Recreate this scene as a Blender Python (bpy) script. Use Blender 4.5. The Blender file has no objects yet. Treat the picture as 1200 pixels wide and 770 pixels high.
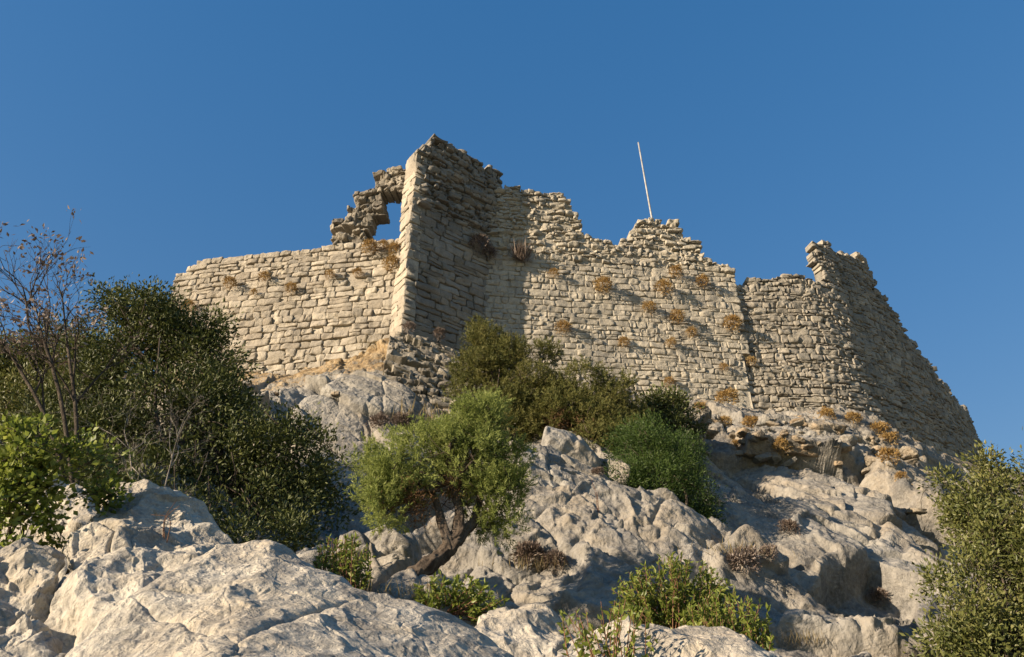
import bpy, math
import numpy as np
from mathutils import Vector

# ------------------------------------------------------------------ camera, sky, sun, exposure
SC = bpy.context.scene
COL = SC.collection
W_, H_, F_ = 1200.0, 770.0, 924.0
PITCH = math.radians(32.0)
CP, SP = math.cos(PITCH), math.sin(PITCH)

cam = bpy.data.cameras.new('camera')
cam.sensor_width = 36.0
cam.lens = 36.0 * F_ / W_
cam.clip_start = 0.05
cam.clip_end = 3000
camo = bpy.data.objects.new('camera', cam)
camo.location = (0, 0, 0)
camo.rotation_euler = (math.pi / 2 + PITCH, 0, 0)
COL.objects.link(camo)
SC.camera = camo

SUN_EL = math.radians(18.0)
SUN_TO = np.array([-0.885, -0.465])          # plan direction from the place towards the sun
SUN_TO = SUN_TO / np.linalg.norm(SUN_TO)
world = bpy.data.worlds.new('World')
SC.world = world
world.use_nodes = True
wn = world.node_tree
wn.nodes.clear()
sky = wn.nodes.new('ShaderNodeTexSky')
sky.sky_type = 'NISHITA'
sky.sun_disc = False
sky.sun_elevation = SUN_EL
sky.sun_rotation = math.atan2(SUN_TO[0], SUN_TO[1])
sky.air_density = 1.35
sky.dust_density = 0.25
sky.ozone_density = 3.0
sky.altitude = 300
bg = wn.nodes.new('ShaderNodeBackground')
bg.inputs['Strength'].default_value = 0.145
wo = wn.nodes.new('ShaderNodeOutputWorld')
hs = wn.nodes.new('ShaderNodeHueSaturation'); hs.inputs['Saturation'].default_value = 1.18
wn.links.new(sky.outputs[0], hs.inputs['Color']); gm = wn.nodes.new('ShaderNodeGamma'); gm.inputs['Gamma'].default_value = 0.42
hs2 = wn.nodes.new('ShaderNodeHueSaturation'); hs2.inputs['Saturation'].default_value = 1.72; hs2.inputs['Hue'].default_value = 0.522
wn.links.new(hs.outputs[0], gm.inputs['Color']); wn.links.new(gm.outputs[0], hs2.inputs['Color']); wn.links.new(hs2.outputs[0], bg.inputs[0])
wn.links.new(bg.outputs[0], wo.inputs[0])

sun = bpy.data.lights.new('sun', 'SUN')
sun.energy = 5.0
sun.angle = math.radians(0.5)
sun.color = (1.0, 0.82, 0.61)
suno = bpy.data.objects.new('sun', sun)
tosun = Vector((SUN_TO[0] * math.cos(SUN_EL), SUN_TO[1] * math.cos(SUN_EL), math.sin(SUN_EL)))
suno.rotation_euler = tosun.to_track_quat('Z', 'Y').to_euler()
COL.objects.link(suno)

SC.view_settings.view_transform = 'Standard'
SC.view_settings.look = 'None'
SC.view_settings.exposure = 1.0
SC.view_settings.gamma = 1.0
SC.view_settings.use_curve_mapping = False
SC.render.engine = 'CYCLES'
SC.cycles.max_bounces = 6
SC.cycles.diffuse_bounces = 2
SC.cycles.transparent_max_bounces = 8

# ------------------------------------------------------------------ measuring helpers
def at(px, py, Y):
    """world point at forward distance Y that the survey photo shows at (px, py)"""
    a = (px - 600.0) / F_
    b = (385.0 - py) / F_
    k = Y / (CP - SP * b)
    return np.array([a * k, Y, (SP + CP * b) * k])

def proj(P):
    P = np.asarray(P, float)
    d = P[..., 1] * CP + P[..., 2] * SP
    v = -P[..., 1] * SP + P[..., 2] * CP
    return 600 + F_ * P[..., 0] / d, 385 - F_ * v / d

def pix(P):                       # metres per survey pixel at P
    return (P[1] * CP + P[2] * SP) / F_

def inpoly(px, py, poly):
    n = len(poly); c = False; j = n - 1
    for i in range(n):
        xi, yi = poly[i]; xj, yj = poly[j]
        if (yi > py) != (yj > py) and px < (xj - xi) * (py - yi) / (yj - yi) + xi:
            c = not c
        j = i
    return c

# ------------------------------------------------------------------ noise
def _hash(ix, iy, iz, s):
    h = (ix.astype(np.int64) * 374761393 + iy.astype(np.int64) * 668265263 + iz.astype(np.int64) * 2147483647 + s * 1274126177) & 0xffffffff
    h = ((h ^ (h >> 13)) * 1274126177) & 0xffffffff
    h = ((h ^ (h >> 16)) * 2246822519) & 0xffffffff
    return (((h ^ (h >> 15)) & 0xffffff).astype(np.float32) / np.float32(0xffffff))

def vnoise(P, s=0):
    P = np.asarray(P, float)
    I = np.floor(P).astype(np.int64); f = P - I
    f = f * f * f * (f * (f * 6 - 15) + 10)
    r = 0
    for dx in (0, 1):
        for dy in (0, 1):
            for dz in (0, 1):
                w = (f[..., 0] if dx else 1 - f[..., 0]) * (f[..., 1] if dy else 1 - f[..., 1]) * (f[..., 2] if dz else 1 - f[..., 2])
                r = r + w * _hash(I[..., 0] + dx, I[..., 1] + dy, I[..., 2] + dz, s)
    return r * 2 - 1

def fbm(P, o=4, s=0, g=0.5):
    r = 0; a = 1.0; t = 0
    P = np.asarray(P, float)
    for i in range(o):
        r = r + a * vnoise(P * (2.03 ** i) + 17.3 * i, s + i); t += a; a *= g
    return r / t

def facet(P, s=0, tilt=1.0, step=0.5, k=16.0):
    """broken-rock planes: each cell of a 3-D Voronoi has its own tilted plane, eased over a narrow edge. returns (height, edge distance)"""
    P = P.astype(np.float32)
    I = np.floor(P).astype(np.int64)
    d1 = np.full(P.shape[:-1], 9.0); d2 = d1.copy()
    num = np.zeros(P.shape[:-1]); den = np.zeros(P.shape[:-1])
    for dx in (-1, 0, 1):
        for dy in (-1, 0, 1):
            for dz in (-1, 0, 1):
                a, b, c = I[..., 0] + dx, I[..., 1] + dy, I[..., 2] + dz
                h0 = _hash(a, b, c, s); h1 = _hash(a, b, c, s + 1); h2 = _hash(a, b, c, s + 2)
                r = P - np.stack([a + h0, b + h1, c + h2], -1)
                dd = (r * r).sum(-1); d = np.sqrt(dd)
                g0 = _hash(a, b, c, s + 3) - 0.5; g1 = _hash(a, b, c, s + 4) - 0.5; g2 = (h0 * 7.3 + h1 * 3.1) % 1.0 - 0.5
                hh = (r[..., 0] * g0 + r[..., 1] * g1 + r[..., 2] * g2) * 2 * tilt + ((h2 * 5.7 + h0) % 1.0 - 0.5) * 2 * step
                w = np.exp(-k * dd.astype(np.float64)) + 1e-60
                num += w * hh; den += w
                m = d < d1
                d2 = np.where(m, d1, np.minimum(d2, d)); d1 = np.where(m, d, d1)
    return num / den, d2 - d1

def spall(P, s=0, tilt=0.5, beta=0.55):
    """continuous relief of tilted, slightly hollow faces meeting in sharp edges, like spalled limestone"""
    P = P.astype(np.float32)
    I = np.floor(P).astype(np.int64)
    lo = np.full(P.shape[:-1], 9.0, np.float32); lo2 = lo.copy()
    for dx in (-1, 0, 1):
        for dy in (-1, 0, 1):
            for dz in (-1, 0, 1):
                a, b, c = I[..., 0] + dx, I[..., 1] + dy, I[..., 2] + dz
                h0 = _hash(a, b, c, s); h1 = _hash(a, b, c, s + 1); h2 = _hash(a, b, c, s + 2)
                r = P - np.stack([a + h0, b + h1, c + h2], -1)
                g0 = (h1 * 9.7 + h2 * 3.3) % 1.0 - 0.5; g1 = (h0 * 5.1 + h2 * 7.7) % 1.0 - 0.5; g2 = (h0 * 7.3 + h1 * 3.1) % 1.0 - 0.5
                hh = (r[..., 0] * g0 + r[..., 1] * g1 + r[..., 2] * g2) * 2 * tilt + beta * (r * r).sum(-1)
                lo2 = np.minimum(lo2, np.maximum(lo, hh)); lo = np.minimum(lo, hh)
    return lo, lo2 - lo

# ------------------------------------------------------------------ object helpers
def mesh_from(name, V, quads=None, tris=None, smooth=True):
    V = np.asarray(V, np.float32).reshape(-1, 3)
    me = bpy.data.meshes.new(name)
    me.vertices.add(len(V)); me.vertices.foreach_set('co', V.ravel())
    idx = []; start = []; tot = []; off = 0
    if quads is not None and len(quads):
        q = np.asarray(quads, np.int32).reshape(-1, 4)
        idx.append(q.ravel()); start.append(off + 4 * np.arange(len(q))); tot.append(np.full(len(q), 4)); off += q.size
    if tris is not None and len(tris):
        t = np.asarray(tris, np.int32).reshape(-1, 3)
        idx.append(t.ravel()); start.append(off + 3 * np.arange(len(t))); tot.append(np.full(len(t), 3)); off += t.size
    idx = np.concatenate(idx).astype(np.int32)
    me.loops.add(len(idx)); me.loops.foreach_set('vertex_index', idx)
    st = np.concatenate(start).astype(np.int32); tt = np.concatenate(tot).astype(np.int32)
    me.polygons.add(len(st)); me.polygons.foreach_set('loop_start', st); me.polygons.foreach_set('loop_total', tt)
    me.polygons.foreach_set('use_smooth', np.full(len(st), smooth))
    me.update(calc_edges=True); me.validate()
    return me

def tag(o, label=None, cat=None, group=None, kind=None):
    if label: o['label'] = label
    if cat: o['category'] = cat
    if group: o['group'] = group
    if kind: o['kind'] = kind
    return o

def empty(name, loc):
    o = bpy.data.objects.new(name, None)
    o.empty_display_size = 0.2
    o.location = [float(c) for c in loc]
    COL.objects.link(o)
    return o

def obj(name, V, quads=None, tris=None, mat=None, parent=None, base=None, smooth=True):
    V = np.asarray(V, float).reshape(-1, 3)
    if parent is not None: base = np.array(parent['_b']) if '_b' in parent else np.array(parent.location)
    if base is None: base = np.zeros(3)
    me = mesh_from(name, V - base, quads, tris, smooth)
    if mat: me.materials.append(mat)
    o = bpy.data.objects.new(name, me)
    COL.objects.link(o)
    if parent is not None: o.parent = parent
    else: o.location = [float(c) for c in base]
    return o

class MB:
    def __init__(s): s.V = []; s.Q = []; s.T = []; s.n = 0
    def add(s, V, Q=None, T=None):
        V = np.asarray(V, float).reshape(-1, 3)
        if Q is not None and len(Q): s.Q.append(np.asarray(Q, np.int64).reshape(-1, 4) + s.n)
        if T is not None and len(T): s.T.append(np.asarray(T, np.int64).reshape(-1, 3) + s.n)
        s.V.append(V); s.n += len(V)
    def arrays(s):
        return (np.concatenate(s.V), np.concatenate(s.Q) if s.Q else None, np.concatenate(s.T) if s.T else None)
    def build(s, name, mat, parent=None, base=None, smooth=True):
        V, Q, T = s.arrays()
        return obj(name, V, Q, T, mat, parent, base, smooth)

def grid_quads(nr, nc):
    i = np.arange(nr - 1)[:, None] * nc + np.arange(nc - 1)[None, :]
    return np.stack([i, i + 1, i + nc + 1, i + nc], -1).reshape(-1, 4)

def tube(mb, pts, rad, sides=6, bark=0.0):
    pts = np.asarray(pts, float); n = len(pts)
    rad = np.broadcast_to(np.asarray(rad, float), (n,))
    t = np.gradient(pts, axis=0); t /= np.linalg.norm(t, axis=1, keepdims=True) + 1e-9
    ref = np.array([0.3, 0.2, 0.93]) if abs(t[0][2]) < 0.9 else np.array([1.0, 0.1, 0])
    s = np.cross(t, ref); s /= np.linalg.norm(s, axis=1, keepdims=True) + 1e-9
    u = np.cross(s, t)
    a = np.linspace(0, 2 * np.pi, sides, endpoint=False)
    rr = rad[:, None] * (1 + (bark * np.sin(a * 3 + 1.3)[None, :] + bark * 0.6 * np.sin(a * 7)[None, :]) if bark else 1) * np.ones((1, sides))
    V = pts[:, None, :] + rr[..., None] * (np.cos(a)[None, :, None] * s[:, None, :] + np.sin(a)[None, :, None] * u[:, None, :])
    i = np.arange(n - 1)[:, None] * sides + np.arange(sides)[None, :]
    j = np.arange(n - 1)[:, None] * sides + (np.arange(sides)[None, :] + 1) % sides
    Q = np.stack([i, j, j + sides, i + sides], -1).reshape(-1, 4)
    V = V.reshape(-1, 3)
    T = []
    V = np.vstack([V, pts[0], pts[-1]])
    for k in range(sides):
        T.append((n * sides, (k + 1) % sides, k)); T.append((n * sides + 1, (n - 1) * sides + k, (n - 1) * sides + (k + 1) % sides))
    mb.add(V, Q, T)

def spline(P, n):
    """Catmull-Rom through P (m,3) sampled at n points"""
    P = np.asarray(P, float); m = len(P)
    E = np.vstack([2 * P[0] - P[1], P, 2 * P[-1] - P[-2]])
    t = np.linspace(0, m - 1 - 1e-6, n); i = t.astype(int); f = (t - i)[:, None]
    a, b, c, d = E[i], E[i + 1], E[i + 2], E[i + 3]
    return 0.5 * (2 * b + (c - a) * f + (2 * a - 5 * b + 4 * c - d) * f ** 2 + (3 * b - a - 3 * c + d) * f ** 3)

# ------------------------------------------------------------------ materials
class NT:
    def __init__(s, name):
        s.m = bpy.data.materials.new(name); s.m.use_nodes = True
        s.t = s.m.node_tree; s.t.nodes.clear()
        s.out = s.n('ShaderNodeOutputMaterial')
    def n(s, typ, **kw):
        x = s.t.nodes.new(typ)
        for k, v in kw.items(): setattr(x, k, v)
        return x
    def l(s, a, b): s.t.links.new(a, b)
    def val(s, x, sock):
        if hasattr(x, 'is_output'): s.l(x, sock)
        else: sock.default_value = x
    def math(s, op, a, b=0.0, clamp=False):
        x = s.n('ShaderNodeMath', operation=op, use_clamp=clamp)
        s.val(a, x.inputs[0]); s.val(b, x.inputs[1]); return x.outputs[0]
    def noise(s, vec, scale, detail=5, rough=0.55, dist=0.0):
        x = s.n('ShaderNodeTexNoise'); s.l(vec, x.inputs['Vector'])
        x.inputs['Scale'].default_value = scale; x.inputs['Detail'].default_value = detail
        x.inputs['Roughness'].default_value = rough; x.inputs['Distortion'].default_value = dist
        return x.outputs['Fac']
    def ramp(s, fac, stops):
        x = s.n('ShaderNodeValToRGB'); s.l(fac, x.inputs[0]); e = x.color_ramp.elements
        while len(e) < len(stops): e.new(0.5)
        for i, (p, c) in enumerate(stops):
            e[i].position = p; e[i].color = (c[0], c[1], c[2], 1) if hasattr(c, '__len__') else (c, c, c, 1)
        return x.outputs['Color']
    def mix(s, fac, a, b, mode='MIX'):
        x = s.n('ShaderNodeMix', data_type='RGBA', blend_type=mode)
        s.val(fac, x.inputs['Factor'])
        for k, v in (('A', a), ('B', b)):
            sk = [i for i in x.inputs if i.name == k and i.type == 'RGBA'][0]
            if hasattr(v, 'is_output'): s.l(v, sk)
            else: sk.default_value = (v[0], v[1], v[2], 1)
        return [o for o in x.outputs if o.type == 'RGBA'][0]
    def bump(s, h, strength, dist, normal=None):
        x = s.n('ShaderNodeBump'); s.l(h, x.inputs['Height'])
        x.inputs['Strength'].default_value = strength; x.inputs['Distance'].default_value = dist
        if normal is not None: s.l(normal, x.inputs['Normal'])
        return x.outputs['Normal']
    def finish(s, color, rough=0.9, normal=None, spec=0.25):
        b = s.n('ShaderNodeBsdfPrincipled')
        s.val(color, b.inputs['Base Color']); s.val(rough, b.inputs['Roughness'])
        b.inputs['Specular IOR Level'].default_value = spec
        if normal is not None: s.l(normal, b.inputs['Normal'])
        s.l(b.outputs[0], s.out.inputs['Surface']); return s.m

def wpos(t):
    g = t.n('ShaderNodeNewGeometry'); return g

def rock_material(name, light, warm, dark, scale=1.0, warm_amt=0.5, dark_amt=0.5, bs=1.0):
    t = NT(name); g = wpos(t); P = g.outputs['Position']
    n1 = t.noise(P, 0.5 * scale, 6, 0.6, 0.4)
    n2 = t.noise(P, 2.3 * scale, 8, 0.65, 0.0)
    n3 = t.noise(P, 11 * scale, 8, 0.7)
    n4 = t.noise(P, 60 * scale, 4, 0.7)
    c = t.mix(t.ramp(n1, [(0.42, 0), (0.62, warm_amt)]), light, warm)
    c = t.mix(t.ramp(n2, [(0.50, 0), (0.66, dark_amt)]), c, dark)
    n0 = t.noise(P, 0.9 * scale, 7, 0.7, 0.2)
    c = t.mix(t.ramp(n0, [(0.46, 0), (0.60, 0.75)]), c, [x * 0.78 for x in dark])
    c = t.mix(t.ramp(n3, [(0.5, 0), (0.72, 0.6)]), c, [min(1, x * 1.3) for x in light])
    c = t.mix(t.ramp(n3, [(0.30, 0.75), (0.44, 0.0)]), c, [x * 0.62 for x in dark])
    v = t.n('ShaderNodeTexVoronoi', feature='DISTANCE_TO_EDGE'); 
    w = t.n('ShaderNodeVectorMath', operation='ADD'); t.l(P, w.inputs[0])
    nw = t.n('ShaderNodeTexNoise'); t.l(P, nw.inputs['Vector']); nw.inputs['Scale'].default_value = 1.6 * scale; nw.inputs['Detail'].default_value = 4
    sc = t.n('ShaderNodeVectorMath', operation='SCALE'); t.l(nw.outputs['Color'], sc.inputs[0]); sc.inputs['Scale'].default_value = 0.9 / scale
    t.l(sc.outputs[0], w.inputs[1]); t.l(w.outputs[0], v.inputs['Vector']); v.inputs['Scale'].default_value = 1.1 * scale
    crack = t.ramp(v.outputs['Distance'], [(0.0, 0), (0.014, 1)])
    cm = t.ramp(n1, [(0.40, 1.0), (0.46, 0.0)])
    cm = t.math('SUBTRACT', 1.0, cm)
    crack2 = t.math('MAXIMUM', crack, cm)
    pits = t.math('MULTIPLY', t.ramp(t.noise(P, 7.5 * scale, 7, 0.72, 0.8), [(0.60, 0), (0.68, 1)]), t.ramp(n2, [(0.45, 0.0), (0.56, 1.0)]))
    c = t.mix(t.math('MULTIPLY', pits, 0.7), c, [x * 0.45 for x in dark])
    inv = t.math('SUBTRACT', 1.0, pits)
    nr = t.bump(inv, 0.5 * bs, 0.03 / scale)
    nr = t.bump(n2, 0.7 * bs, 0.10 / scale, nr)
    nr = t.bump(n3, 0.9 * bs, 0.035 / scale, nr)
    v2 = t.n('ShaderNodeTexVoronoi', feature='F1'); t.l(w.outputs[0], v2.inputs['Vector']); v2.inputs['Scale'].default_value = 4.5 * scale; v2.inputs['Detail'].default_value = 2
    nr = t.bump(v2.outputs['Distance'], 0.55 * bs, 0.07 / scale, nr)
    nr = t.bump(n4, 0.6 * bs, 0.006 / scale, nr)
    return t.finish(c, 0.92, nr, 0.2)

def masonry_material(name, cols, stain, stain_amt=0.5, mortar=None):
    t = NT(name); g = wpos(t); P = g.outputs['Position']
    R = g.outputs['Random Per Island']
    c = t.ramp(R, [(i / (len(cols) - 1.0), k) for i, k in enumerate(cols)])
    n1 = t.noise(P, 0.45, 5, 0.6, 0.5)
    n2 = t.noise(P, 5.0, 7, 0.65)
    n3 = t.noise(P, 22.0, 6, 0.7)
    if mortar: c = t.mix(t.ramp(n1, [(0.45, 0), (0.6, 0.75)]), c, mortar)
    mp = t.n('ShaderNodeMapping'); t.l(P, mp.inputs['Vector']); mp.inputs['Scale'].default_value = (1.0, 1.0, 0.45)
    nw = t.noise(mp.outputs[0], 0.8, 7, 0.68, 0.3)
    c = t.mix(t.ramp(nw, [(0.47, 0), (0.62, 0.7)]), c, [stain[0] * 0.95, stain[1] * 0.98, stain[2] * 1.02])
    c = t.mix(t.ramp(n2, [(0.48, 0), (0.7, stain_amt)]), c, stain)
    c = t.mix(t.ramp(n3, [(0.52, 0), (0.75, 0.5)]), c, [min(1, x * 1.3) for x in cols[0]])
    c = t.mix(t.ramp(n3, [(0.3, 0.6), (0.42, 0)]), c, [x * 0.5 for x in stain])
    nr = t.bump(n2, 0.8, 0.07)
    nr = t.bump(n3, 0.9, 0.025, nr)
    nr = t.bump(t.noise(P, 70.0, 3, 0.7), 0.7, 0.008, nr)
    return t.finish(c, 0.92, nr, 0.15)

def leaf_material(name, cols, trans=0.3, rough=0.5, spec=0.4, scale=1.2):
    t = NT(name); g = wpos(t)
    n = t.noise(g.outputs['Position'], scale, 3, 0.6)
    f = t.math('ADD', t.math('MULTIPLY', g.outputs['Random Per Island'], 0.65), t.math('MULTIPLY', t.math('SUBTRACT', n, 0.32), 1.0), True)
    c = t.ramp(f, [(i / (len(cols) - 1.0), k) for i, k in enumerate(cols)])
    b = t.n('ShaderNodeBsdfPrincipled'); t.l(c, b.inputs['Base Color'])
    b.inputs['Roughness'].default_value = rough; b.inputs['Specular IOR Level'].default_value = spec
    tr = t.n('ShaderNodeBsdfTranslucent'); t.l(c, tr.inputs['Color'])
    m = t.n('ShaderNodeMixShader'); m.inputs[0].default_value = trans
    t.l(b.outputs[0], m.inputs[1]); t.l(tr.outputs[0], m.inputs[2]); t.l(m.outputs[0], t.out.inputs['Surface'])
    return t.m

def bark_material(name, a, b):
    t = NT(name); g = wpos(t)
    n = t.noise(g.outputs['Position'], 9, 6, 0.7, 0.6); n2 = t.noise(g.outputs['Position'], 50, 4, 0.6)
    c = t.ramp(n, [(0.35, a), (0.65, b)])
    nr = t.bump(n, 0.9, 0.04); nr = t.bump(n2, 0.7, 0.008, nr)
    return t.finish(c, 0.9, nr, 0.15)

def hill_material():
    """bare limestone with tan earth and dry scrub litter where the ground is less steep"""
    m = rock_material('hillside_limestone', (0.29, 0.272, 0.238), (0.28, 0.225, 0.155), (0.155, 0.148, 0.136), 1.0, 0.6, 0.8, 0.85)
    nt = m.node_tree
    t = NT.__new__(NT); t.m = m; t.t = nt; t.out = [n for n in nt.nodes if n.type == 'OUTPUT_MATERIAL'][0]
    b = [n for n in nt.nodes if n.type == 'BSDF_PRINCIPLED'][0]
    src = b.inputs['Base Color'].links[0].from_socket
    at_ = t.n('ShaderNodeAttribute', attribute_name='soil')
    g = wpos(t)
    n = t.noise(g.outputs['Position'], 3.2, 7, 0.7)
    soil = t.ramp(n, [(0.32, (0.11, 0.075, 0.042)), (0.5, (0.27, 0.19, 0.10)), (0.6, (0.36, 0.29, 0.19)), (0.7, (0.30, 0.15, 0.05))])
    f = t.ramp(t.math('ADD', at_.outputs['Fac'], t.math('MULTIPLY', t.math('SUBTRACT', n, 0.5), 1.2)), [(0.42, 0), (0.58, 1)])
    t.l(t.mix(f, src, soil), b.inputs['Base Color'])
    return m

M = {}
M['hill'] = hill_material()
M['boulder'] = rock_material('pale_limestone', (0.44, 0.405, 0.34), (0.40, 0.335, 0.245), (0.24, 0.222, 0.195), 3.2, 0.7, 0.7, 0.9)
M['crag'] = rock_material('weathered_limestone', (0.31, 0.292, 0.255), (0.29, 0.235, 0.165), (0.165, 0.158, 0.145), 1.1, 0.55, 0.8, 0.85)
M['ledge'] = rock_material('bedded_limestone', (0.33, 0.29, 0.225), (0.30, 0.21, 0.12), (0.15, 0.13, 0.105), 1.5, 0.8, 0.6, 1.0)
M['ashlar'] = masonry_material('pale_masonry', [(0.45, 0.40, 0.32), (0.37, 0.325, 0.26), (0.49, 0.435, 0.345), (0.29, 0.25, 0.195), (0.42, 0.38, 0.31)], (0.22, 0.19, 0.15), 0.55)
M['plastered'] = masonry_material('mortared_masonry', [(0.46, 0.415, 0.335), (0.37, 0.335, 0.27), (0.50, 0.45, 0.36), (0.29, 0.262, 0.21), (0.43, 0.39, 0.315)], (0.25, 0.225, 0.185), 0.6, (0.44, 0.395, 0.315))
M['shaded_greywall'] = masonry_material('shaded_grey_masonry', [(0.29, 0.265, 0.225), (0.215, 0.195, 0.165), (0.33, 0.30, 0.25), (0.17, 0.155, 0.13), (0.26, 0.24, 0.205)], (0.15, 0.138, 0.118), 0.6)  # grey stone; extra darkness in its colour deepens the spur's shaded side
M['rubble'] = masonry_material('rubble_masonry', [(0.33, 0.295, 0.24), (0.22, 0.195, 0.155), (0.37, 0.33, 0.265), (0.16, 0.14, 0.115), (0.29, 0.26, 0.215)], (0.15, 0.135, 0.11), 0.6)
M['towerstone'] = masonry_material('tower_rubble_masonry', [(0.39, 0.35, 0.285), (0.28, 0.25, 0.205), (0.43, 0.385, 0.31), (0.20, 0.18, 0.15), (0.34, 0.31, 0.255)], (0.18, 0.165, 0.135), 0.6)
M['core'] = masonry_material('lime_mortar', [(0.19, 0.17, 0.135), (0.2, 0.18, 0.14)], (0.12, 0.105, 0.085), 0.6)
M['bark'] = bark_material('grey_brown_bark', (0.045, 0.033, 0.024), (0.14, 0.11, 0.082))
M['darkbark'] = bark_material('dark_bark', (0.035, 0.028, 0.022), (0.10, 0.08, 0.06))
M['deadwood'] = bark_material('weathered_dead_wood', (0.20, 0.17, 0.14), (0.38, 0.34, 0.29))
M['redstem'] = bark_material('reddish_dry_stem', (0.12, 0.06, 0.035), (0.24, 0.13, 0.08))
M['oak'] = leaf_material('holm_oak_leaf', [(0.026, 0.036, 0.010), (0.052, 0.066, 0.016), (0.10, 0.115, 0.028), (0.17, 0.18, 0.055)], 0.18, 0.55, 0.3)
M['olive'] = leaf_material('olive_green_leaf', [(0.05, 0.064, 0.016), (0.095, 0.11, 0.027), (0.155, 0.16, 0.045), (0.23, 0.21, 0.08)], 0.25, 0.5, 0.4)
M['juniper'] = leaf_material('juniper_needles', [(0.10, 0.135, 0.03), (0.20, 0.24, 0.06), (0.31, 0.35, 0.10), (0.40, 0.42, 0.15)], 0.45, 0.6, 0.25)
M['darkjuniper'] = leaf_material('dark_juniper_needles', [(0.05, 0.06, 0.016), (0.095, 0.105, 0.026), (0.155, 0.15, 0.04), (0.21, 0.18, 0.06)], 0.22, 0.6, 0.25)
M['deadneedle'] = leaf_material('rusty_dead_needles', [(0.09, 0.05, 0.03), (0.15, 0.085, 0.045), (0.19, 0.12, 0.06)], 0.2, 0.8, 0.1)
M['green'] = leaf_material('mid_green_leaf', [(0.025, 0.048, 0.010), (0.045, 0.08, 0.015), (0.07, 0.115, 0.022), (0.11, 0.15, 0.035)], 0.3, 0.5, 0.3)
M['bright'] = leaf_material('bright_green_leaf', [(0.06, 0.09, 0.016), (0.13, 0.17, 0.028), (0.22, 0.26, 0.045), (0.33, 0.35, 0.08)], 0.45, 0.45, 0.4, 4)
M['dry'] = leaf_material('dry_brown_leaf', [(0.07, 0.05, 0.036), (0.14, 0.10, 0.075), (0.24, 0.19, 0.155), (0.36, 0.31, 0.275)], 0.2, 0.6, 0.3)
M['straw'] = leaf_material('dry_orange_scrub', [(0.18, 0.10, 0.035), (0.29, 0.175, 0.06), (0.37, 0.25, 0.10), (0.42, 0.32, 0.15)], 0.25, 0.8, 0.1)
M['grass'] = leaf_material('dry_grass', [(0.12, 0.095, 0.045), (0.19, 0.15, 0.075), (0.26, 0.205, 0.105), (0.12, 0.12, 0.04)], 0.25, 0.8, 0.1)
def pole_material():
    t = NT('pale_painted_metal'); g = wpos(t)
    n = t.noise(g.outputs['Position'], 6, 4)
    return t.finish(t.ramp(n, [(0.4, (0.38, 0.38, 0.37)), (0.7, (0.24, 0.225, 0.20))]), 0.45, None, 0.5)
M['pole'] = pole_material()

# ------------------------------------------------------------------ masonry
class Wall:
    """vertical surface over a plan line (listed so that the outside is on its right hand)"""
    def __init__(s, pts, batter=0.0, z0=14.0, n=200):
        pts = np.asarray(pts, float)
        seg = np.linalg.norm(np.diff(pts, axis=0), axis=1); L = np.concatenate([[0], np.cumsum(seg)])
        u = np.linspace(0, L[-1], n)
        s.x = np.interp(u, L, pts[:, 0]); s.y = np.interp(u, L, pts[:, 1]); s.u = u; s.L = L[-1]
        dx = np.gradient(s.x, u); dy = np.gradient(s.y, u); q = np.hypot(dx, dy)
        s.nx = dy / q; s.ny = -dx / q; s.batter = batter; s.z0 = z0
    def S(s, u, z, d=0.0):
        u = np.asarray(u, float); uc = np.clip(u, 0, s.L)
        x = np.interp(uc, s.u, s.x); y = np.interp(uc, s.u, s.y)
        nx = np.interp(uc, s.u, s.nx); ny = np.interp(uc, s.u, s.ny)
        e = u - uc
        x = x - ny * e; y = y + nx * e
        o = d - s.batter * (z - s.z0)
        return np.stack(np.broadcast_arrays(x + nx * o, y + ny * o, z), -1)
    def Y(s, px, py):
        """forward distance where the sight line to (px,py) meets the wall"""
        k = at(px, py, 1.0)[0]; g = s.x - k * s.y
        i = np.where(np.sign(g[:-1]) != np.sign(g[1:]))[0]
        if len(i) == 0: return s.y[np.argmin(abs(g))]
        i = i[0]; f = g[i] / (g[i] - g[i + 1])
        return s.y[i] + f * (s.y[i + 1] - s.y[i])

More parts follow.
